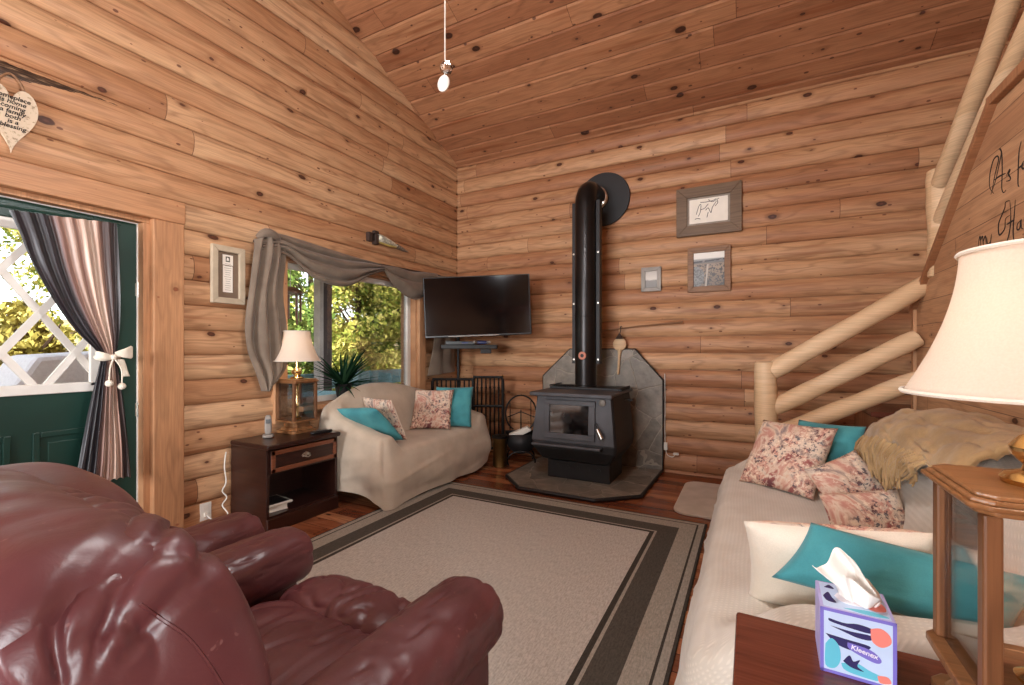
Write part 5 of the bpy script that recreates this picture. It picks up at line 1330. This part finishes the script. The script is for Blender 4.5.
cu.materials.append(M['ink']); lo = bpy.data.objects.new('lettering', cu); COL.objects.link(lo); lo.parent = hs_; lo.location = (.004, -.0150, .012); lo.rotation_euler = (PI / 2, 0, 0)
mb = MB(); mb.tube(catmull([(.05, -.006, .125), (.035, -.006, .17), (.0, -.002, .205), (-.035, -.006, .17), (-.05, -.006, .125)], 24), .006, 6); mb.build('twine', M['barn2'], hs_, smooth=True)

# carved ornament (fish-like decoration) on the left wall
fo = thing('wall_ornament', 'small painted carving with dark square end and pointed tail above the window scarf', 'ornament', (LX + .03, 3.51, 2.335), PI / 2); fo.scale = (.86, .9, .72)
q = [atX(*p, LX + .02) for p in ((363, 240), (378, 243), (412, 250))]
def fl(y, z): return (y - 3.55, 0, z - 2.34)
cz = .0
mb = MB(); mb.box((-.30, 0, .015), (.05, .05, .12)); mb.box((-.21, -.005, .0), (.05, .06, .14)); mb.box((-.25, 0, -.03), (.13, .03, .02)); mb.box((-.25, 0, .06), (.13, .03, .02)); mb.box((-.20, 0, .10), (.07, .04, .04)); mb.build('bracket_end', M['postdk'], fo, bevel=.004)
mb = MB(); mb.tube(catmull([(-.18, -.01, .03), (-.05, -.015, .02), (.08, -.012, -.002), (.16, -.005, -.012)], 12), [.05, .056, .056, .052, .048, .044, .04, .036, .032, .028, .024, .02, .018], 10); x = mb.build('painted_body', plain('mottled_ivory', (196, 194, 176), .5, 0, .45, 22), fo, smooth=True)
mb = MB(); mb.tube([(-.16, -.02, -.03), (.0, -.03, -.045), (.12, -.02, -.03)], [.012, .016, .01], 8); x = mb.build('yellow_fin', plain('straw_yellow', (190, 170, 96), .6), fo, smooth=True)
mb = MB(); mb.tube([(.14, -.005, -.005), (.24, -.004, -.028), (.36, 0, -.045)], [.034, .028, .006], 8); mb.build('tail', plain('grey_brown_speckle', (126, 112, 98), .6, 0, .5, 40), fo, smooth=True)

# hanging spoon-like brush with a rod on the back wall
br = thing('hearth_brush', 'round-headed wooden brush hanging handle-down over the slate wall panel', 'brush', (-1.205, BY - .10, 1.2))
mb = MB(); mb.lathe([(.001, .016), (.05, .014), (.068, .006), (.07, 0), (.066, -.01), (.001, -.012)], (0, 0, .10), 24, M=Matrix.Rotation(PI / 2, 3, 'X')); mb.build('brush_head', M['peel'], br, smooth=True)
mb = MB(); mb.tube(catmull([(0, 0, .05), (-.006, 0, -.05), (-.012, 0, -.15), (-.018, 0, -.215)], 12), [.026, .022, .017, .014, .013, .013, .012, .012, .012, .012, .012, .012, .009], 10); mb.build('handle', M['peel'], br, smooth=True)
mb = MB(); mb.lathe([(.045, .155), (.012, .205), (.008, .21)], (0, 0, 0), 10); mb.tube(catmull([(0, 0, .205), (.01, .01, .25), (0, .03, .28), (0, .085, .29)], 10), .005, 6); mb.build('leather_loop', M['postdk'], br, smooth=True)
sk = MB(); a = atY(600, 331, BY - .045); b = atY(683, 322, BY - .045); sk.tube([a, a.lerp(b, .5) + Vector((0, 0, .006)), b], [.008, .008, .010], 8)
tag(sk.build('wooden_stick', M['barn2'], smooth=True), 'thin brown stick mounted level on the back wall beside the stove pipe', 'stick')

# ================================================================== NEAR END TABLE, TISSUES
et = thing('end_table', 'reddish brown end table at the bottom right in the foreground', 'table', (.27, .90, 0))
mb = MB(); mb.box2((-.30, -.32, .595), (.30, .317, .62)); mb.build('tabletop', M['table_red'], et, bevel=.007)
mb = MB(); mb.box2((-.27, -.29, .50), (.27, .29, .5945)); mb.build('apron', M['table_red'], et, bevel=.003)
for sx in (-1, 1):
    for sy in (-1, 1):
        mb = MB(); mb.box2((sx * .225, sy * .245, 0), (sx * .272, sy * .292, .50)); mb.build('leg', M['table_red'], et, bevel=.004)
mb = MB(); mb.box2((-.26, -.28, .16), (.26, .28, .18)); mb.build('lower_shelf', M['table_red'], et, bevel=.003)

tx = thing('tissue_box', 'purple and blue tissue box with a tissue pulled up on the end table', 'tissue box', (.182, 1.125, .62), R(-2))
hb = .0585; hz = .125
mb = MB(); mb.box2((-hb, -hb, 0), (hb, hb, hz)); mb.build('carton', plain('lilac_carton', (178, 172, 222), .5, 0, .1, 20), tx, bevel=.002)
pal = [plain('print_navy', (40, 34, 92), .5, 0, .05), plain('print_coral', (232, 132, 120), .5, 0, .05), plain('print_aqua', (96, 190, 214), .5, 0, .05), plain('print_violet', (120, 110, 200), .5, 0, .05), plain('print_white', (236, 234, 244), .5, 0, .03), plain('print_ice', (192, 212, 242), .5, 0, .05)]
mb = MB(); yb_ = -hb - .0004
def blob(pts, mi, y=None, lvl=0): 
    c = catmull([(p[0], p[1]) for p in pts + [pts[0]]], 24)[:-1]
    mb.prism([(p[0], p[1]) for p in c], hb + lvl * .00015, hb + .0004 + lvl * .00015, T3, mi)
e = hb
blob_r = lambda x0, z0, x1, z1, mi, l=0: mb.box2((x0, -hb - .0003 - l * .00015, z0), (x1, -hb + .0005, z1), mi)
blob_r(-e + .006, .006, e - .006, hz - .006, 5)
blob_r(-e, 0, -e + .006, hz, 3); blob_r(e - .006, 0, e, hz, 3); blob_r(-e, 0, e, .006, 3); blob_r(-e, hz - .006, e, hz, 3); 
blob([(-.045, .106), (-.02, .103), (.0, .107), (.022, .104), (.02, .095), (-.01, .096), (-.042, .100)], 0, lvl=2)
blob([(-.042, .092), (-.01, .090), (.02, .091), (.02, .082), (.0, .081), (-.02, .086)], 0, lvl=2)
blob([(.02, .104), (.035, .109), (.048, .100), (.05, .085), (.036, .074), (.022, .082)], 1, lvl=3)
blob([(-.05, .075), (-.02, .073), (.02, .070), (.0, .055), (-.03, .058)], 0, lvl=2)
blob([(-.05, .055), (-.04, .068), (-.028, .055), (-.026, .03), (-.035, .012), (-.05, .014)], 2, lvl=3)
blob([(-.025, .025), (.0, .032), (.02, .024), (.045, .018), (.03, .010), (.0, .010), (-.02, .014)], 2, lvl=3)
blob([(-.022, .030), (-.012, .044), (-.006, .034), (.004, .040), (.0, .027), (.01, .02), (-.01, .022)], 0, lvl=4)
blob([(.03, .020), (.045, .022), (.05, .012), (.034, .008)], 1, lvl=4)
blob([(-.015, .068), (.02, .064), (.036, .05), (.028, .042), (.0, .05), (-.014, .058)], 3, lvl=4)
mb.build('printed_front', pal, tx)
cu = bpy.data.curves.new('brand_lettering', 'FONT'); cu.body = 'Kleenex'; cu.size = .0125; cu.extrude = .0002; cu.align_x = 'CENTER'; cu.offset = .0002; cu.materials.append(pal[4])
lo = bpy.data.objects.new('brand_lettering', cu); COL.objects.link(lo); lo.parent = tx; lo.location = (.010, -hb - .0016, .054); lo.rotation_euler = (PI / 2, R(10), 0)
mb = MB(); 
def topb(x0, y0, x1, y1, mi, l): mb.box2((x0, y0, hz - .0005), (x1, y1, hz + .0003 + l * .00015), mi)
topb(-e + .006, -e + .006, e - .006, e - .006, 5, 0)
def tb_(pts, mi, l):
    c = catmull([(p[0], p[1]) for p in pts + [pts[0]]], 24)[:-1]; mb.prism([(p[0], p[1]) for p in c], hz, hz + .0004 + l * .00015, None, mi)
tb_([(-.05, -.01), (-.04, .01), (-.035, -.01), (-.03, -.03), (-.045, -.028)], 0, 2); tb_([(-.045, .03), (-.035, .045), (-.028, .03)], 0, 2)
tb_([(.02, .0), (.045, .01), (.05, -.02), (.03, -.03), (.015, -.015)], 1, 1); tb_([(-.02, -.045), (.02, -.035), (.05, -.045), (.02, -.052)], 2, 2); tb_([(.03, .03), (.05, .035), (.04, .02)], 0, 2)
tb_([(-.03, 0), (-.02, .02), (.0, .026), (.022, .02), (.03, 0), (.022, -.02), (.0, -.026), (-.02, -.02)], 4, 3)
mb.build('printed_top', pal, tx)
def tis(u, v):
    s = 2 * u - 1; z = v; w = lerp(.018, .055, v ** .8) * (1 - .3 * max(0, v - .7))
    x = s * w + .012 * math.sin(v * 4) - .01 * v; y = .016 * math.sin(s * 5 + v * 2.5) * (.5 + v) + .01 * math.sin(s * 11 + 3 * v) * v
    zz = hz - .01 + .092 * v + (.016 * math.sin(s * 3.6 + .8) - .014 * s * s) * v - .02 * v * (s > 0) * s
    return Vector((x, y, zz))
mb = MB(); mb.grid(tis, 30, 20)
mb.grid(lambda u, v: Vector((.012 + (2 * u - 1) * lerp(.012, .03, v), -.014 - .014 * v + .008 * math.sin(u * 7), hz - .012 + .07 * v * (1 - .5 * u))), 14, 12)
mb.uv = {}; x = mb.build('tissue', plain('white_tissue', (240, 236, 230), .9, 0, .02), tx, smooth=True, angle=180, solid=.0012); x['label'] = 'crumpled white tissue'

# ================================================================== CEILING FAN (only its pull chain hangs into the photo)
FXY = (-.93, 1.31)
fan = thing('ceiling_fan', 'ceiling fan of which only the thin pull chain with crystal ends hangs at the top', 'ceiling fan', (FXY[0], FXY[1], 2.95))
zt = ztop_s(FXY[1]) - 2.95
mb = MB(); mb.lathe([(.02, zt - .14), (.06, zt - .10), (.075, zt + .02)], n=24); mb.build('canopy', M['oldbrass'], fan, smooth=True)
mb = MB(); mb.tube([(0, 0, .30), (0, 0, zt - .1)], .013, 10); mb.build('downrod', M['oldbrass'], fan, smooth=True)
mb = MB(); mb.lathe([(.03, .32), (.11, .28), (.13, .22), (.12, .14), (.06, .10), (.05, .04), (.075, .02), (.075, 0), (.001, -.005)], n=28); mb.build('motor_housing', M['oldbrass'], fan, smooth=True)
for k in range(4):
    mb = MB(); mb.box2((.18, -.065, .195), (.66, .065, .203)); mb.box2((.10, -.02, .19), (.2, .02, .196)); o = mb.build('blade', M['oakH'], fan, bevel=.003); o.rotation_euler = (0, 0, k * PI / 2 + .6)
GLB = emit('frosted_globe', (255, 240, 224), 30)
for k in range(3):
    a = k * 2.094 + .3; mb = MB(); mb.lathe([(.02, .0)] + [(.062 * math.sin(b), -.055 + .062 * math.cos(b)) for b in (.5, .9, 1.3, 1.7, 2.1, 2.5, 2.9)] + [(.001, -.117)], (.14 * math.cos(a), .14 * math.sin(a), .03), 18); mb.build('light_globe', GLB, fan, smooth=True)
cp = atT(445, 60, 1.5); cx_, cy_ = cp.x - FXY[0], cp.y - FXY[1]
zb = H + (HY - 66) / F * 1.5 - 2.95
mb = MB(); mb.tube([(cx_, cy_, .06), (cx_, cy_, zb + .012)], .0022, 6); mb.tube([(0, 0, .06), (cx_, cy_, .06)], .003, 6); ch_ = mb.build('pull_chain', M['cord'], fan)
mb = MB(); mb.lathe([(.001, .020), (.014, .016), (.023, 0), (.017, -.014), (.001, -.02)], (cx_ + .006, cy_, zb - .008), 8); x = mb.build('crystal_bead', M['crystal'], ch_)
mb = MB(); zc_ = H + (HY - 83) / F * 1.5 - 2.95
mb.tube([(cx_, cy_, zb - .02), (cx_ - .004, cy_, zc_ + .024)], .0016, 5)
mb.lathe([(.001, .006), (.016, .006), (.021, .002), (.021, -.002), (.016, -.006), (.001, -.006)], (0, 0, 0), 16, M=Matrix.Rotation(PI / 2, 3, 'X'))
mb.v = [v if i < 10 else (v[0] * 1.12 + cx_ - .006, v[1] + cy_, v[2] * 1.3 + zc_) for i, v in enumerate(mb.v)]
mb.build('medallion', M['whitep'], ch_, smooth=True)

# ================================================================== LIGHT
def area(name, loc, rot, sx, sy, e, col):
    l = bpy.data.lights.new(name, 'AREA'); l.shape = 'RECTANGLE'; l.size = sx; l.size_y = sy; l.energy = e; l.color = col
    o = bpy.data.objects.new(name, l); COL.objects.link(o); o.location = loc; o.rotation_euler = rot; return o
def point(name, loc, e, r, col):
    l = bpy.data.lights.new(name, 'POINT'); l.energy = e; l.shadow_soft_size = r; l.color = col
    o = bpy.data.objects.new(name, l); COL.objects.link(o); o.location = loc; return o
# soft fill: area lamps added in the made-up windows behind the camera
area('rear_fill_light', (-1.97, FY + .02, 1.6), (R(90), 0, 0), 2.0, 1.55, 350, (.94, .97, 1))
area('side_fill_light', (RX - .06, -1.45, 1.6), (R(90), 0, R(90)), 1.25, 1.35, 130, (.93, .97, 1))
# fan light kit
point('fan_light', (FXY[0], FXY[1], 2.80), 95, .16, (.97, .98, 1))
point('nightstand_lamp_light', (-3.165, 2.365, .60 + .67), 3.2, .04, (1, .90, .78))
point('end_table_lamp_light', (.415, 1.02, .62 + .67), 5.0, .04, (1, .90, .80))
s = bpy.data.lights.new('sun', 'SUN'); s.energy = 16.0; s.angle = R(1.0); s.color = (1, .95, .86)
so = bpy.data.objects.new('sun', s); COL.objects.link(so); so.rotation_euler = (R(38), R(28), 0)
so.rotation_euler = Vector((.62, -.35, .95)).to_track_quat('Z', 'Y').to_euler()
w = bpy.data.worlds.new('sky'); SC.world = w; w.use_nodes = True; nt = w.node_tree; nt.nodes.clear()
sky = nt.nodes.new('ShaderNodeTexSky'); sky.sky_type = 'NISHITA'; sky.sun_disc = False; sky.sun_elevation = R(48); sky.sun_rotation = R(120)
bg = nt.nodes.new('ShaderNodeBackground'); bg.inputs[1].default_value = .55; ow = nt.nodes.new('ShaderNodeOutputWorld')
hs = nt.nodes.new('ShaderNodeHueSaturation'); hs.inputs['Saturation'].default_value = .4
nt.links.new(sky.outputs[0], hs.inputs['Color']); nt.links.new(hs.outputs[0], bg.inputs[0]); nt.links.new(bg.outputs[0], ow.inputs[0])

GROUPS = {'recliner': 'maroon leather recliners', 'table_lamp': 'matching table lamps', 'tree': 'trees outside the windows', 'metal_gate': 'black metal gate panels in the corner',
          'stair_railing': 'peeled log stair railings', 'porch_railing': 'porch railings outside'}
for o in list(SC.objects):
    if o.parent or 'label' not in o: continue
    b = o.name.split('.')[0]
    if b in GROUPS: o['group'] = GROUPS[b]
    elif b == 'throw_pillow': o['group'] = 'throw pillows on the loveseat' if o.matrix_world.translation.x < -2 else 'throw pillows on the sofa'
    elif b == 'picture_frame' and o.location.y > 4: o['group'] = 'framed pictures on the back wall'
def to_mesh(o):
    me = bpy.data.meshes.new_from_object(o.evaluated_get(bpy.context.evaluated_depsgraph_get())); n = bpy.data.objects.new(o.name, me); COL.objects.link(n)
    n.parent = o.parent; n.location = o.location; n.rotation_euler = o.rotation_euler; nm = o.name; bpy.data.objects.remove(o); n.name = nm
bpy.context.view_layer.update()
for o in [q for q in SC.objects if q.type == 'FONT']: to_mesh(o)

# ================================================================== CAMERA
cd_ = bpy.data.cameras.new('camera'); cam = bpy.data.objects.new('camera', cd_); COL.objects.link(cam)
cam.location = (0, 0, H); cam.rotation_euler = (R(90), 0, YAW)
cd_.sensor_width = 36; cd_.sensor_fit = 'HORIZONTAL'; cd_.lens = 36 * F / 1024; cd_.shift_y = (HY - 342.5) / 1024; cd_.clip_start = .02; cd_.clip_end = 200
SC.camera = cam
SC.view_settings.view_transform = 'Standard'; SC.view_settings.look = 'None'; SC.view_settings.gamma = 1; SC.view_settings.exposure = 0.2
SC.view_settings.use_curve_mapping = False
SC.cycles.use_denoising = True
SC.cycles.max_bounces = 8; SC.cycles.transparent_max_bounces = 16
SC.cycles.sample_clamp_indirect = 6.0
